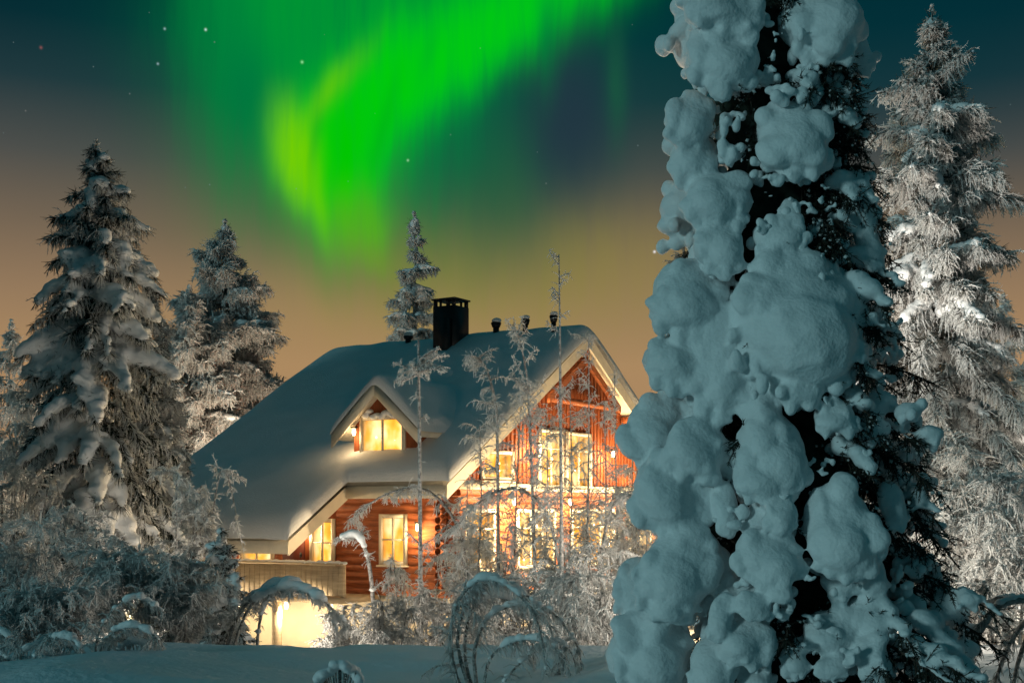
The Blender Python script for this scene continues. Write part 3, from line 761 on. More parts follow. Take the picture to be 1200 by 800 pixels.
def pad(c, rx, ry, rz, ang=0.0):
    """one load of snow on a bough: a thick rounded cap leaning `ang` in the view, its lower edge hanging further out, with lobes"""
    big = min(rx, ry); ca, sa = math.cos(ang), math.sin(ang); lean = .42
    Rz = np.array([[ca, 0, sa], [0, 1, 0], [-sa, 0, ca]])
    sh = lambda x, y, z: c+Rz@np.array([x, y+z/ry*rz*lean, z])          # lower (z < 0) = nearer to the viewer
    T = Rz@np.array([[1, 0, 0], [0, 1, lean*rz/ry], [0, 0, 1.0]])
    tilts[len(cen)] = T; cen.append(sh(0, rz*.15, 0)); rad.append((rx*.88, rz*.80, ry*.86))
    tilts[len(cen)] = T; cen.append(sh(rx*.12*rng.normal(), 0, -ry*.22)); rad.append((rx*.74, rz*.84, ry*.62))
    n = int(8+big/.045)
    for i in range(n):                                         # body, filled with overlapping lobes
        a = rng.uniform(0, 2*PI); f = math.sqrt(rng.uniform(.1, 1))*.76
        s = min(big, .42)*rng.uniform(.18, .36)
        tilts[len(cen)] = T
        cen.append(sh(math.cos(a)*rx*f, -rz*.40*math.sqrt(max(0, 1-f*f))*rng.uniform(.5, 1.1), math.sin(a)*ry*f)); rad.append((s*rng.uniform(.8, 1.5), s*.9, s*rng.uniform(.8, 1.4)))
    for i in range(int(n*1.3)):                                 # scalloped lower edge
        f = rng.uniform(-.88, .88); s = min(big, .30)*rng.uniform(.07, .20)+.012
        cen.append(sh(f*rx*.92, -rz*.12*rng.uniform(-.5, 1), -ry*math.sqrt(max(.02, 1-f*f*.9))*rng.uniform(.72, 1.0))); rad.append((s*1.1, s, s*rng.uniform(.9, 1.8)))
for x0, y0, x1, y1 in cl:
    px, py = (x0+x1)/2, (y0+y1)/2
    R = hR(py)*S_; dx = (px-hax(py))*S_; dep = -math.sqrt(max(R*R-dx*dx, .02))*rng.uniform(.66, .86); k = (HYD+dep)/HYD
    sc = 1.14 if max(x1-x0, y1-y0) < 75 else 1.04 if py > 460 else 1.0
    rx, ry = (x1-x0)/2*S_*k*sc, (y1-y0)/2*S_*k*sc
    pad(hv(px, py, dep), rx, ry, min(rx, ry)*.9, float(np.clip(-dx/R, -1, 1))*.42*(1 if abs(dx) > .2*R else .4)+rng.normal()*.16)
for i in range(30):                                             # the plastered left flank between the larger loads
    py = rng.uniform(290, 800); R = hR(py)*S_; a = rng.uniform(1.06, 1.38)*PI
    s = rng.uniform(.10, .19); c = hw(hax(py), py, 0)+np.array([math.cos(a)*R*.70, math.sin(a)*R*.74, 0]); pad(c, s*1.2, s*1.5, s)
def hero_fill(n, a0, a1, py0, py1, smin, smax, out=.86):
    for i in range(n):
        py = rng.uniform(py0, py1); a = rng.uniform(a0, a1); R = hR(py)*S_*rng.uniform(out-.12, out+.1)
        c = hw(hax(py), py, 0)+np.array([math.cos(a)*R, math.sin(a)*R, 0]); s = rng.uniform(smin, smax)*(.6+.4*R)
        cen.append(c); rad.append((s*rng.uniform(.9, 1.5), s*rng.uniform(.9, 1.5), s*rng.uniform(.6, 1.1)))
        for j in range(5): cen.append(c+rng.normal(size=3)*s*.6+np.array([0, 0, -s*.3])); rad.append((s*.42, s*.42, s*.5))
hero_fill(150, .15*PI, .92*PI, -300, 800, .12, .28, .80)             # the far side
hero_fill(50, 0, 2*PI, -410, -50, .10, .26)                     # the top, above the picture
hero_fill(26, -.28*PI, .15*PI, 380, 790, .05, .11, .92)         # small pads on its right flank
flank = []
for i in range(130):                                            # the right flank: drooping boughs that carry less snow
    py = rng.uniform(60, 815); a = rng.uniform(-.36*PI, .10*PI); R = hR(py)*S_*(1.0+.16*sstep(330, 760, py))
    L = R*rng.uniform(.72, 1.02); p0 = hw(hax(py), py, 0)+np.array([0, 0, .22])
    pts = polyline(p0, unit(np.array([math.cos(a), math.sin(a), .10])), L*1.14, 7, (0, 0, -.85), rng, .07); flank.append(pts)
    if rng.random() < .62:
        m = int(4+L*5); t = np.linspace(rng.uniform(.45, .7), 1.0, m); q, _ = sample(pts, t)
        w = rng.uniform(.035, .085)
        for j in range(m):
            f = w*(.55+.6*math.sin(PI*min(1, (j+.7)/m)))*rng.uniform(.75, 1.2); cen.append(q[j]+np.array([0, 0, f*.75])+rng.normal(size=3)*.02); rad.append((f*1.25, f*1.25, f*.85))
TL = np.repeat(np.eye(3)[None], len(cen), 0)
for k_, m_ in tilts.items(): TL[k_] = m_
main = lump_mesh('snow', cen, rad, .0185, 11, .009, 5.0, 13, TL, .020)
c2 = []; r2 = []
for i in range(420):                                            # small lumps caught on twigs in the gaps and along the edges
    py = rng.uniform(-10, 812); a = rng.uniform(1.16, 2.10)*PI; R = hR(py)*S_*rng.uniform(.60, .86); s = rng.uniform(.016, .060)*rng.uniform(.6, 1.2)
    c = hw(hax(py), py, 0)+np.array([math.cos(a)*R, math.sin(a)*R, 0])
    for k in range(rng.integers(3, 8)): c2.append(c+rng.normal(size=3)*s*np.array([1.1, .6, .8])); r2.append((s*rng.uniform(.5, 1.2), s*.8, s*rng.uniform(.5, 1.3)))
for x0, y0, x1, y1 in cl:                                       # scalloped lower edges
    px, py = (x0+x1)/2, (y0+y1)/2; R = hR(py)*S_; dx = (px-hax(py))*S_; dep = -math.sqrt(max(R*R-dx*dx, .02))*.66
    rx, ry = (x1-x0)/2*S_*.93, (y1-y0)/2*S_*.93; c = hv(px, py, dep)
    for k in range(int(6+rx*26)):
        f = rng.uniform(-.8, .8); s = rng.uniform(.018, .055)
        q = c+np.array([f*rx*.92, rng.uniform(-.12, .10), -ry*math.sqrt(max(.05, 1-f*f))*rng.uniform(.80, 1.10)])
        c2.append(q); r2.append((s, s*.8, s*rng.uniform(.8, 1.9))); c2.append(q+np.array([rng.normal()*s, 0, s*1.3])); r2.append((s*1.1, s, s*1.2))
def drop_islands(me, least):
    bm = bmesh.new(); bm.from_mesh(me); seen = set(); kill = []
    for v0 in bm.verts:
        if v0.index in seen: continue
        st = [v0]; isl = []; seen.add(v0.index)
        while st:
            v = st.pop(); isl.append(v)
            for e_ in v.link_edges:
                w_ = e_.other_vert(v)
                if w_.index not in seen: seen.add(w_.index); st.append(w_)
        if len(isl) < least: kill += isl
    bmesh.ops.delete(bm, geom=kill, context='VERTS'); bm.to_mesh(me); bm.free()
drop_islands(main, 2500)
small = lump_mesh('small_snow', c2, r2, .015, 4, .005, 9.0, 17)
bm = bmesh.new(); bm.from_mesh(main); bm.from_mesh(small)
for f in bm.faces: f.smooth = True
bm.to_mesh(main); bm.free(); bpy.data.meshes.remove(small)
link('snow', main, M['tree_snow'], hero)
tk = Buf(); tk.tube([hw(hax(p), p, 0) for p in np.linspace(840, -400, 12)], np.linspace(.17, .02, 12), 10); tk.build('trunk', M['bark'], hero, True)
br = Buf(); nd = Buf(); core = []; cr_ = []; tip = []
for i in range(250+len(flank)):
    py = rng.uniform(-380, 800); a = rng.uniform(0, 2*PI)
    R = hR(py)*S_
    L = R*rng.uniform(.80, 1.02)*(1.0 if math.sin(a) > .55 else .78 if math.cos(a) > -.5 else .62)
    p0 = hw(hax(py), py, 0)+np.array([0, 0, .18]); d0 = unit(np.array([math.cos(a), math.sin(a), .12]))
    pts = polyline(p0, d0, L*1.12, 6, (0, 0, -.75), rng, .08)
    if i >= 250: pts = flank[i-250]; L = 1.3
    br.tube(pts, np.linspace(.022, .006, len(pts)), 5)
    n = int(46*L+10); t = rng.uniform(.25, 1, n); p, tg = sample(pts, t)
    d = unit(tg*.6+rng.normal(size=(n, 3))*.5+np.array([0, 0, -.5])); l = rng.uniform(.10, .26, n)
    q = p+d*l[:, None]; br.spindles(p, q, .006, .003)
    m = 13; u = rng.uniform(.05, 1, (n, m)); r = (p[:, None]+(q-p)[:, None]*u[..., None]).reshape(-1, 3); dd = np.repeat(d, m, 0)
    e = unit(dd*.75+rng.normal(size=r.shape)*.55)*rng.uniform(.025, .055, (len(r), 1)); nd.spindles(r, r+e, .0045, .0015)
    tip.append(q[rng.random(n) < .22]); tip.append(r[rng.random(len(r)) < .018])
br.build('branches', M['bark'], hero); nd.build('needles', M['needles'], hero)
for py in np.linspace(-330, 800, 26):
    R = hR(py)*S_*.48
    for a in np.linspace(0, 2*PI, 7)[:-1]:
        core.append(hw(hax(py), py, 0)+np.array([math.cos(a)*R*.55, math.sin(a)*R*.55, 0])+rng.normal(size=3)*.05); cr_.append((R*.5, R*.5, .30))
link('inner_foliage', lump_mesh('inner_foliage', core, cr_, .05, 1, .06, 5, 3), M['needles'], hero)
tip = np.concatenate(tip); fr = Buf(); fr.clumps(tip, .013*rng.uniform(.5, 1.6, len(tip)), rng); fr.build('frost', M['frost'], hero)

# ------------------------------------------------------------------ the other conifers
def cone(name, px, Y, py_top, seed, label, group=None, sink=.0, **k):
    bse = at(px, Y, sink); o = conifer(name, bse, h_to(py_top, bse), rng=np.random.default_rng(seed), **k)
    tag(o, label, 'spruce tree', group); return o
G1 = 'frosted conifers around the house'
cone('snowy_spruce', 114, 29, 165, 31, 'dark snow covered spruce with a pointed top standing left of the house roof', G1, R=2.25, whorls=36, per=9, snow=.60, lump=.27,
     voxel=.055, frost=.95, grain=.036, shape=.52, nmat='needles', ragged=.28, droop=1.7, dens=5, tw_n=34, tw_L=.6)
cone('frosted_spruce', 262, 50, 258, 32, 'warmly lit frosted spruce rising behind the left roof edge, beside the dark spruce', G1, R=3.6, whorls=28, per=8, snow=.35, lump=.24, voxel=.09,
     frost=2.2, grain=.075, tw_L=.8, tw_n=26, shape=.60, ragged=.5, dens=8, droop=.6)
cone('frosted_spruce', 178, 34, 330, 43, 'slim frosted spruce growing into the right side of the dark snowy spruce', G1, R=1.35, whorls=26, per=8, snow=.25, lump=.18, voxel=.06,
     frost=2.0, grain=.042, tw_L=.6, tw_n=28, shape=.5, ragged=.5, dens=8, droop=1.2)
cone('frosted_spruce', 222, 47, 335, 38, 'shorter frosted spruce filling the gap between the dark spruce and the roof edge', G1, R=3.2, whorls=24, per=8, snow=.3, lump=.22, voxel=.09,
     frost=2.2, grain=.07, tw_L=.8, tw_n=26, shape=.55, ragged=.5, dens=8, droop=.6)
cone('frosted_spruce', 306, 52, 425, 39, 'lowest frosted spruce, its bright top just above the sloping left roof edge', G1, R=2.8, whorls=18, per=8, snow=.3, lump=.22, voxel=.09,
     frost=2.0, grain=.075, tw_L=.8, tw_n=24, shape=.5, ragged=.5, dens=8, droop=.6)
cone('frosted_spruce', 486, 58, 248, 33, 'small frosted spruce showing above the roof ridge beside the chimney', G1, R=2.1, whorls=24, per=7, snow=.5, lump=.28, voxel=.09,
     frost=1.6, grain=.085, tw_L=.7, tw_n=20, shape=.6, ragged=.45, droop=.7)
cone('frosted_spruce', 1094, 24, 5, 34, 'tall sparkling white frosted spruce right of the big snow laden spruce', G1, R=2.1, whorls=40, per=9, snow=.34, lump=.17, voxel=.045,
     frost=2.4, grain=.034, tw_L=.55, tw_n=36, shape=.58, ragged=.62, dens=10, droop=1.15, gap=.14)
G2 = 'frosted trees in the distance behind the yard'
cone('distant_spruce', 12, 44, 375, 35, 'pale frosted tree at the left edge behind the dark spruce', G2, R=1.9, whorls=18, per=7, snow=.2, lump=.22, voxel=.10,
     frost=1.4, grain=.06, tw_L=.7, tw_n=20, shape=.5, needle=False)
cone('distant_spruce', 46, 40, 415, 40, 'pale frosted tree between the left edge and the dark spruce', G2, R=1.9, whorls=18, per=7, snow=.2, lump=.2, voxel=.10,
     frost=1.6, grain=.06, tw_L=.7, tw_n=22, shape=.5, needle=False)
cone('distant_spruce', 165, 50, 405, 42, 'pale frosted tree in the gap behind the dark spruce', G2, R=2.3, whorls=18, per=7, snow=.2, lump=.2, voxel=.10,
     frost=1.6, grain=.07, tw_L=.8, tw_n=22, shape=.5, needle=False)
cone('distant_spruce', 1175, 34, 345, 36, 'pale frosted tree at the right edge behind the sparkling spruce', G2, R=2.3, whorls=20, per=7, snow=.2, lump=.2, voxel=.10,
     frost=1.5, grain=.05, tw_L=.7, tw_n=22, shape=.5, needle=False)
cone('distant_spruce', 802, 46, 212, 37, 'thin frosted tree half hidden behind the left side of the big snow laden spruce', G2, R=1.5, whorls=26, per=6, snow=.0,
     frost=1.2, grain=.05, tw_L=.6, tw_n=16, shape=.7, needle=False)

src = [o for o in bpy.data.objects if o.name.startswith('snowy_spruce')][0]
for i, (x, y, s) in enumerate([(-22, 17, 1.25), (-24.5, 20.5, 1.45), (-22.5, 24.5, 1.2), (-26, 28, 1.4), (-27, 16, 1.5), (-29, 23, 1.55), (-20, 21, 1.1)]):  # spruces added out of view to keep the moonlight off the roof
    c = copy_tree(src); c.location = (x, y, gzs(x, y)-.2); c.rotation_euler = (0, 0, i*1.7); c.scale = (s*1.15, s*1.15, s*1.05)
    tag(c, 'unseen snow covered spruce added left of the yard to shade the roof', 'spruce tree', 'unseen spruces added to shade the roof')

# ------------------------------------------------------------------ thin bare trees in front of the house
G3 = 'thin bare frosted trees in front of the house'
def sapling(px, Y, pix, r0, r1, seed, label, nt=0, tl=.3, nb=16, bl=.9, up=.2, grain=.022, **k):
    nb = int(nb*2.3); tl *= .72; grain *= .8; bl *= .9
    bse = at(px, Y, .15); pts = resample(path(Y, pix, bse), 18); pts[0][2] = -.2
    o = stem_tree('frosted_sapling', bse, [(pts, r0, r1, nt, tl, nb, bl, up)], np.random.default_rng(seed), grain=grain, **k)
    tag(o, label, 'tree', G3); return o
sapling(495, 24, [(495, 790), (493, 700), (492, 560), (491, 460), (490, 398)], .055, .022, 41, 'bare frosted sapling in front of the dormer, ending in a spray of white twigs', nb=5, bl=.5, nt=14)
sapling(657, 23, [(658, 790), (658, 640), (657, 500), (656, 380), (655, 298)], .05, .010, 42, 'tallest bare sapling, its dark whip of a stem reaching above the gable', nb=7, bl=.6, up=-.2, grain=.018, dens=4)
sapling(625, 25, [(630, 790), (626, 640), (622, 520), (617, 440), (607, 390)], .045, .014, 43, 'frosted sapling with a feathery white top between the dormer and the gable', nb=20, bl=.9, up=.5, dens=6)
sapling(690, 26, [(684, 790), (688, 640), (690, 520), (690, 395)], .035, .010, 44, 'straight thin frosted sapling in front of the gable peak', nb=15, bl=.8, up=-.4, grain=.018, dens=4)
sapling(584, 26, [(586, 790), (584, 640), (583, 520), (580, 470), (568, 428), (552, 418)], .045, .02, 45, 'frosted sapling whose bowed top hangs in a white tuft over the roof', nb=12, bl=.7, up=-1.1, tl=.4, nt=40, dens=7)
sapling(437, 25, [(441, 790), (437, 700), (430, 650), (418, 628), (402, 632)], .05, .03, 46, 'short crooked sapling with a hooked snow capped tip in front of the log wall', nb=5, bl=.5, up=-.6, snow=.14)
sapling(540, 27, [(556, 790), (548, 690), (538, 620), (500, 574), (450, 580), (408, 612)], .05, .018, 47, 'bowed frosted sapling arching over the lit log wall', nb=18, bl=.8, up=-1.6, tl=.35, nt=70, dens=6)
sapling(620, 24, [(668, 790), (660, 690), (640, 600), (600, 572), (560, 590), (532, 622)], .04, .014, 48, 'bowed frosted sapling curving down in front of the lower gable windows', nb=16, bl=.7, up=-1.5, tl=.35, nt=60, dens=5)
sapling(730, 25, [(700, 790), (702, 680), (712, 610), (730, 580), (760, 590)], .04, .014, 49, 'bowed frosted sapling leaning right against the big snow laden spruce', nb=16, bl=.8, up=-1.3, tl=.35, nt=60, dens=5)
sapling(604, 28, [(600, 790), (602, 680), (606, 560), (611, 470)], .03, .012, 50, 'slim frosted sapling left of the gable window pair', nb=14, bl=.7, up=.2, dens=5)
sapling(722, 28, [(726, 790), (724, 680), (722, 560), (720, 440)], .03, .010, 51, 'slim frosted sapling right of the gable windows', nb=16, bl=.8, up=.1, dens=5)
for i, (px, Y, py, r_, lab) in enumerate([(562, 27, 500, .9, 'lacy frosted birch in front of the left end of the gable'), (668, 28, 452, 1.0, 'lacy frosted birch in front of the gable window pair'),
                                         (708, 27, 470, .9, 'lacy frosted birch before the right half of the gable boards'), (640, 30, 480, .9, 'lacy frosted birch close to the gable wall, left of its upper windows'),
                                         (745, 30, 520, .9, 'lacy frosted birch partly hidden by the left edge of the big snow laden spruce')]):
    bse = at(px, Y, .15); pts = resample(path(Y, [(px+3, 780), (px-2, 680), (px+2, 590), (px, py)], bse), 14); pts[0][2] = -.2
    o = stem_tree('frosted_birch', bse, [(pts, .032, .010, 20, .30, 46, r_, -.9)], np.random.default_rng(150+i), grain=.017, dens=6, rt=.004)
    tag(o, lab, 'birch', G3)
# the spray of twigs on top of the first sapling
bse = at(495, 24, .15); rg = np.random.default_rng(52); st = []
for i in range(13):
    p0 = W(490+rg.normal()*1.5, 442-rg.random()*22, 24); a = rg.uniform(0, 2*PI); el = rg.uniform(-.35, 1.3)
    sp = polyline(np.array(p0)-np.array(bse), unit(np.array([math.cos(a), math.sin(a), el])), rg.uniform(.35, .7), 5, (0, 0, -.3), rg, .1); st.append((sp, .026, .014, 16, .15, 0, 0, 0))
top = stem_tree('twig_spray', bse, st, rg, grain=.026, dens=4, crust=1.0)
sap0 = [o for o in bpy.data.objects if o.name == 'frosted_sapling'][0]
for ch in list(top.children): ch.parent = sap0; ch.name = {'stems': 'branches'}.get(ch.name.split('.')[0], ch.name.split('.')[0])
bpy.data.objects.remove(top)

# ------------------------------------------------------------------ frosted shrubs
G4 = 'frosted shrubs in the yard'
def shrub(name, px, Y, label, seed, H, spread, n=9, arch=1.0, nt=26, tl=.3, nb=5, bl=.6, grain=.022, dens=6, snow=None, group=G4, sink=.1, cat='shrub', **k):
    rg = np.random.default_rng(seed); bse = at(px, Y, sink); st = []
    for i in range(n):
        a = rg.uniform(0, 2*PI); r = spread*rg.uniform(.15, 1)
        p0 = np.array([math.cos(a), math.sin(a), 0])*r*.25; h = H*rg.uniform(.6, 1.05)
        tipp = np.array([math.cos(a)*r, math.sin(a)*r, h])
        pts = resample([p0+np.array([0, 0, -.1]), p0*.7+tipp*.3+np.array([0, 0, h*.15]), tipp*np.array([.8, .8, 1.0]), tipp*np.array([1.15, 1.15, 1-.35*arch])], 12)
        st.append((pts, .022, .007, nt, tl, nb, bl, -.8))
    o = stem_tree(name, bse, st, rg, grain=grain, dens=dens, snow=snow, **k); tag(o, label, cat, group); return o
# thicket in front of the gable
for i, (px, Y, py, sp, lab) in enumerate([
    (566, 25, 625, .7, 'tallest frosted thicket shrub, left of the tall bare saplings'), (655, 26, 650, .8, 'frosted thicket shrub around the feet of the tall bare saplings'),
    (712, 24, 640, .8, 'frosted thicket shrub right of the tall bare saplings'), (548, 29, 570, .7, 'frosted thicket shrub at the near corner of the house'), (590, 30, 640, .8, 'frosted thicket shrub below the lower left gable windows'),
    (640, 29, 655, .8, 'frosted thicket shrub under the middle of the gable'), (700, 30, 610, .8, 'tall frosted thicket shrub below the right gable windows'),
    (735, 28, 590, .9, 'frosted thicket shrub touching the left edge of the big snow laden spruce'), (610, 22, 670, .8, 'low frosted thicket shrub behind the arched birches'),
    (690, 21, 668, .8, 'low frosted thicket shrub in front of the gable foundation'), (740, 33, 500, .9, 'tall pale frosted shrub at the right end of the gable')]):
    b0 = at(px, Y, .1); shrub('frosted_shrub', px, Y, lab, 60+i, h_to(py, b0), sp, n=9, nb=8, nt=46, bl=.8, tl=.36, dens=8, grain=.022)
for i, (px, Y, py, sp, lab) in enumerate([
    (478, 28, 640, .7, 'frosted bush before the log wall window'), (455, 23, 705, .5, 'small frosted bush at the foot of the log wall'), (400, 24, 712, .5, 'small frosted bush before the lit porch foundation'),
    (520, 24, 690, .6, 'rounded frosted bush at the corner of the foundation')]):
    b0 = at(px, Y, .1); shrub('frosted_shrub', px, Y, lab, 80+i, h_to(py, b0), sp, n=8, nb=7, nt=44, bl=.5, tl=.28, dens=8, grain=.024)
# left side
for i, (px, Y, py, sp, n, lab) in enumerate([
    (30, 20, 612, 1.1, 10, 'broad frosted shrub at the left edge of the yard'), (95, 22, 600, 1.2, 11, 'broad frosted shrub below the dark snowy spruce'), (150, 19, 640, .9, 9, 'tangled frosted shrub in front of the dark snowy spruce'),
    (205, 24, 560, 1.1, 10, 'tall frosted shrub overlapping the left end of the roof'), (60, 17.5, 690, .8, 9, 'low frosted shrub behind the snow bank at left'), (215, 19, 660, .55, 8, 'dense frosted bush left of the porch'),
    (5, 26, 560, 1.2, 9, 'tall frosted shrub under the pale trees at the left edge')]):
    b0 = at(px, Y, .1); shrub('frosted_shrub', px, Y, lab, 90+i, h_to(py, b0), sp, n=n, nb=9, nt=64, bl=.75, tl=.32, dens=8, grain=.031)
# right side
for i, (px, Y, py, sp, n, lab) in enumerate([
    (1120, 19, 545, 1.0, 11, 'white frosted shrub under the sparkling spruce'), (1185, 18, 560, .9, 10, 'white frosted shrub at the right edge of the picture'), (1085, 24, 560, 1.2, 10, 'white frosted shrub between the two right hand spruces'),
    (1160, 25, 500, 1.3, 11, 'tall white frosted shrub behind the bent dead branch'), (1060, 18, 700, .7, 8, 'low white frosted shrub at the foot of the big snow laden spruce')]):
    b0 = at(px, Y, .1); shrub('frosted_shrub', px, Y, lab, 100+i, h_to(py, b0), sp, n=n, nb=10, nt=64, bl=.8, tl=.34, dens=9, grain=.029)
# upright snow-plastered junipers left of the porch
for i, (px, Y, py, r, lab) in enumerate([(258, 21, 628, .36, 'taller upright snow plastered juniper left of the porch railing'), (222, 21.5, 658, .42, 'shorter snow plastered juniper left of the porch')]):
    bse = at(px, Y, .2); H = h_to(py, bse)
    o = conifer('snowy_juniper', bse, H, r*1.2, np.random.default_rng(120+i), whorls=16, per=7, droop=.2, snow=.7, lump=.12, voxel=.035, frost=1.3, grain=.024, tw_L=.26, tw_n=30, shape=.35, ragged=.4)
    tag(o, lab, 'juniper', 'junipers beside the porch')

# ------------------------------------------------------------------ bent, snow-weighted birches on the bank
def arches(name, px, Y, arcs, seed, label, r=.02, snow=None, grain=.015, nt=110, tl=.2, dens=6, cat='birch', group='bent birches weighed down by frost', **k):
    rg = np.random.default_rng(seed); bse = at(px, Y, .1); st = []
    for pix, dy, rr in arcs:
        pts = resample(path(Y, pix, bse, [dy*t for t in np.linspace(0, 1, len(pix))]), 20)
        st.append((pts, r*rr, r*rr*.35, int(nt*rr), tl, int(6*rr), .32, -1.3))
    o = stem_tree(name, bse, st, rg, grain=grain, dens=dens, snow=snow, droop=.9, crust=.9, **k); tag(o, label, cat, group); return o
arches('bent_birch', 548, 13.2, [
    ([(540, 812), (528, 760), (534, 710), (556, 682), (582, 680), (612, 700), (632, 735), (640, 790)], -.4, 1.2),
    ([(552, 812), (536, 750), (552, 698), (588, 684), (626, 706), (650, 750), (656, 800)], .25, 1.1),
    ([(560, 812), (556, 760), (576, 720), (610, 708), (645, 716), (668, 742), (680, 768), (681, 812)], .4, 1.1),
    ([(566, 812), (574, 772), (600, 752), (634, 750), (660, 768), (672, 806)], -.3, .9),
    ([(556, 812), (545, 770), (550, 722), (570, 700), (600, 704), (622, 740), (626, 800)], .6, .9),
    ([(580, 812), (606, 780), (640, 756), (668, 762), (678, 800)], .1, .7),
    ([(545, 812), (530, 780), (528, 740), (545, 700), (566, 692)], .1, .9)], 130,
    'bent birch whose frosted stems arch down to the snow bank in front of the house', snow=.062, voxel=.016)
arches('bent_birch', 300, 19.5, [
    ([(262, 770), (278, 722), (300, 698), (330, 686), (362, 692), (392, 716), (408, 735)], .2, 1.6),
    ([(270, 770), (292, 712), (324, 692), (352, 690), (372, 700)], -.2, 1.3),
    ([(300, 770), (306, 720), (322, 694), (346, 688), (380, 704), (396, 744)], .3, 1.2),
    ([(258, 772), (268, 740), (288, 708), (316, 692)], .3, 1.2)], 131,
    'bent birch forming a low snow capped arch before the porch', snow=.13, voxel=.03, grain=.02)
arches('bent_birch', 130, 15.5, [
    ([(118, 812), (116, 770), (130, 742), (158, 734), (184, 748), (194, 780), (196, 806)], -.2, 1.1),
    ([(122, 812), (126, 764), (146, 740), (172, 742), (190, 766), (192, 800)], .3, 1.0),
    ([(128, 812), (130, 776), (150, 754), (176, 760), (184, 800)], .1, .8),
    ([(112, 812), (96, 770), (72, 752), (40, 756), (14, 778), (4, 806)], -.2, 1.1),
    ([(108, 812), (90, 780), (62, 766), (34, 776), (20, 806)], .3, .9),
    ([(120, 812), (112, 760), (128, 720), (160, 700), (190, 716)], .5, .9)], 132,
    'bent birch making a frosted ball of twigs on the bank at lower left', snow=.075, voxel=.02)
arches('bent_birch', 20, 15.0, [
    ([(30, 812), (24, 770), (8, 744), (-20, 740)], .2, 1.1), ([(26, 812), (40, 770), (62, 748), (90, 752), (102, 790)], -.2, 1.0), ([(20, 812), (14, 780), (-6, 764), (-30, 780)], .4, .9)], 133,
    'bent birch at the lower left corner, cut by the edge of the picture', snow=.07, voxel=.02)
arches('bent_birch', 1190, 12.4, [
    ([(1262, 830), (1250, 760), (1226, 712), (1196, 702), (1166, 712), (1148, 740), (1128, 758), (1098, 772), (1080, 790)], -.2, 1.7),
    ([(1196, 702), (1172, 700), (1156, 706), (1152, 690), (1153, 684)], .1, .9),
    ([(1146, 742), (1122, 752), (1100, 760), (1086, 772)], .1, .8), ([(1152, 734), (1130, 766), (1112, 800)], .2, .8),
    ([(1226, 712), (1200, 730), (1180, 760), (1164, 806)], .2, 1.2), ([(1226, 712), (1206, 742), (1192, 780), (1186, 815)], .3, 1.1)], 134,
    'bent dead birch branch reaching in from the right at the lower corner', r=.034, snow=.05, voxel=.016, nt=26, grain=.011)
# tiny half buried bush on the bank
bse = at(398, 12.9, .0); cn = []; rd = []; rg = np.random.default_rng(140)
o = empty('snow_covered_bush', bse); tag(o, 'tiny snow capped bush poking out of the bank at the bottom edge', 'bush')
for i in range(16):
    t = i/15; cn.append((-.20+.40*t, .05*rg.normal(), .12+.16*math.sin(PI*t)+.012*rg.normal())); rd.append((.060, .075, .055))
link('snow', lump_mesh('snow', cn, rd, .015, 3, .008, 14), M['tree_snow'], o)
tb = Buf(); fb = Buf()
for i in range(22):
    x = rg.uniform(-.2, .2); p = np.array([x*.3, rg.normal()*.03, -.1]); q = np.array([x, rg.normal()*.06, .16+.10*math.cos(x*6)]); tb.tube(resample([p, (p+q)/2+np.array([x*.2, 0, .05]), q], 6), [.008]*5+[.004], 4)
    m = 16; u = rg.uniform(0, 1, (m, 1)); fb.clumps(p+(q-p)*u+rg.normal(size=(m, 3))*.008, .011*rg.uniform(.5, 1, m), rg)
tb.build('twigs', M['frosted_bark'], o); fb.build('frost', M['frost'], o)

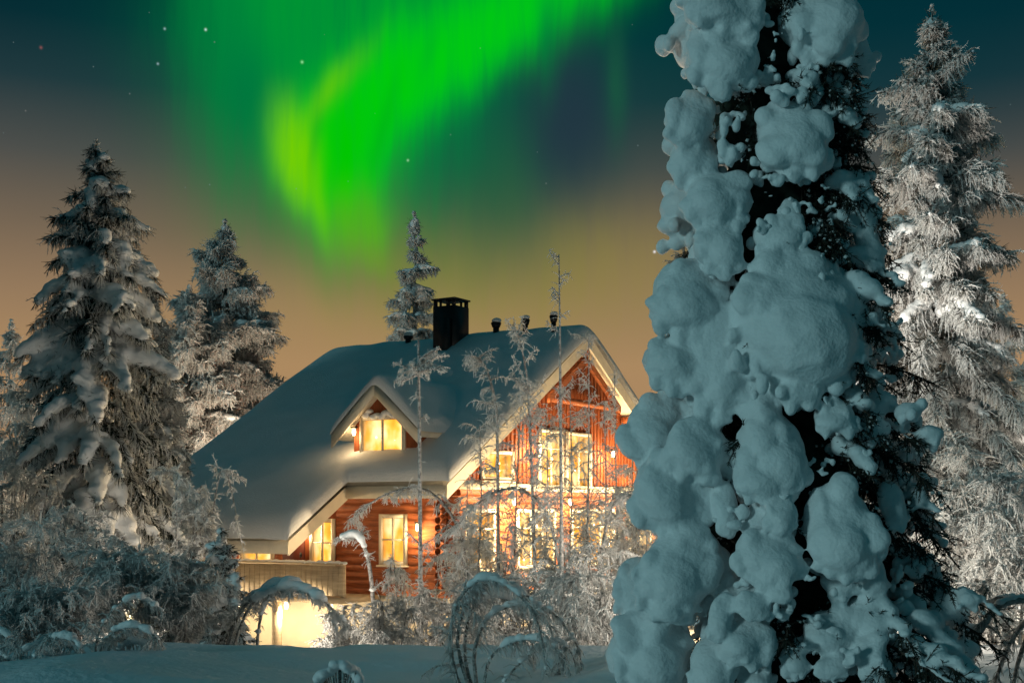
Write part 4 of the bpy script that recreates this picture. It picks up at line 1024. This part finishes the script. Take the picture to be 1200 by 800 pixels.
# ------------------------------------------------------------------ unseen floodlight behind the big spruce, added to light the right-hand trees
lx, ly = 4.6, 20.0
o = empty('added_floodlight_post', (lx, ly, gzs(lx, ly))); tag(o, 'added floodlight on a black post, unseen behind the big snow laden spruce, turned to the trees', 'floodlight')
b = Buf(); b.tube([(0, 0, -.2), (0, 0, 2.0), (0, 0, 4.6)], [.07, .055, .045], 10); b.build('post', M['black_metal'], o, True)
hd = Vector((.50, .72, .62)).normalized(); h0 = np.array((0, 0, 4.72)); hn = np.array(hd)
b = Buf(); b.tube([h0-hn*.26, h0-hn*.22, h0, h0+hn*.06], [.05, .12, .19, .21], 14); b.build('lamp_head', M['black_metal'], o, True)
b = Buf(); b.tube([h0+hn*.062, h0+hn*.075, h0+hn*.10], [.18, .17, .06], 14); b.build('lamp_glass', lamp_glass, o, True)
ld = bpy.data.lights.new('lamp_light', 'SPOT'); ld.energy = 1150; ld.color = (1, .90, .78); ld.shadow_soft_size = .18; ld.spot_size = R_(110); ld.spot_blend = 1.0
lo = bpy.data.objects.new('lamp_light', ld); COL.objects.link(lo); lo.parent = o; lo.location = h0+hn*.36; lo.rotation_euler = hd.to_track_quat('-Z', 'Y').to_euler()
# low garden lights, added below the bank's crest to light trees and shrubs
gl_spots = [(3.7, 21.0, 760, 'added low black garden light in the dip behind the big snow laden spruce'), (-4.9, 23.0, 520, 'added low black garden light among the shrubs left of the porch'),
            (-5.7, 18.9, 40, 'added low black garden light between the shrubs left of the snow capped arch'), (9.2, 20.5, 900, 'added low black garden light among the white shrubs at the right edge'),
            (4.6, 17.0, 330, 'added low black garden light close behind the foot of the big snow laden spruce')]
gl0 = None
gx0, gy0 = gl_spots[0][:2]; gz0 = gzs(gx0, gy0)
o = empty('added_garden_light', (gx0, gy0, gz0)); tag(o, gl_spots[0][3], 'garden light', 'garden lights added in the dip behind the bank')
b = Buf(); b.tube([(0, 0, -.2), (0, 0, .34)], [.05, .05], 12); b.build('post', M['black_metal'], o, True)
b = Buf(); b.tube([(0, 0, .341), (0, 0, .40), (0, 0, .50)], [.06, .075, .075], 12); b.build('lamp_glass', lamp_glass, o, True)
b = Buf(); b.tube([(0, 0, .74), (0, 0, .76), (0, 0, .80)], [.10, .10, .03], 12); b.build('hood', M['black_metal'], o, True)
b = Buf()
for a_ in (0, 2.09, 4.19): b.tube([(.085*math.cos(a_), .085*math.sin(a_), .36), (.085*math.cos(a_), .085*math.sin(a_), .75)], [.006, .006], 4)
b.build('guard', M['black_metal'], o)
ld = bpy.data.lights.new('lamp_light', 'POINT'); ld.energy = 760; ld.color = (1, .88, .72); ld.shadow_soft_size = .07
lo = bpy.data.objects.new('lamp_light', ld); COL.objects.link(lo); lo.parent = o; lo.location = (0, 0, .62)
gl0 = o
for x, y, pw, lab in gl_spots[1:]:
    c = copy_tree(gl0); c.location = (x, y, gzs(x, y)); tag(c, lab)
    for ch in c.children:
        if ch.type == 'LIGHT': ch.data = ch.data.copy(); ch.data.energy = pw
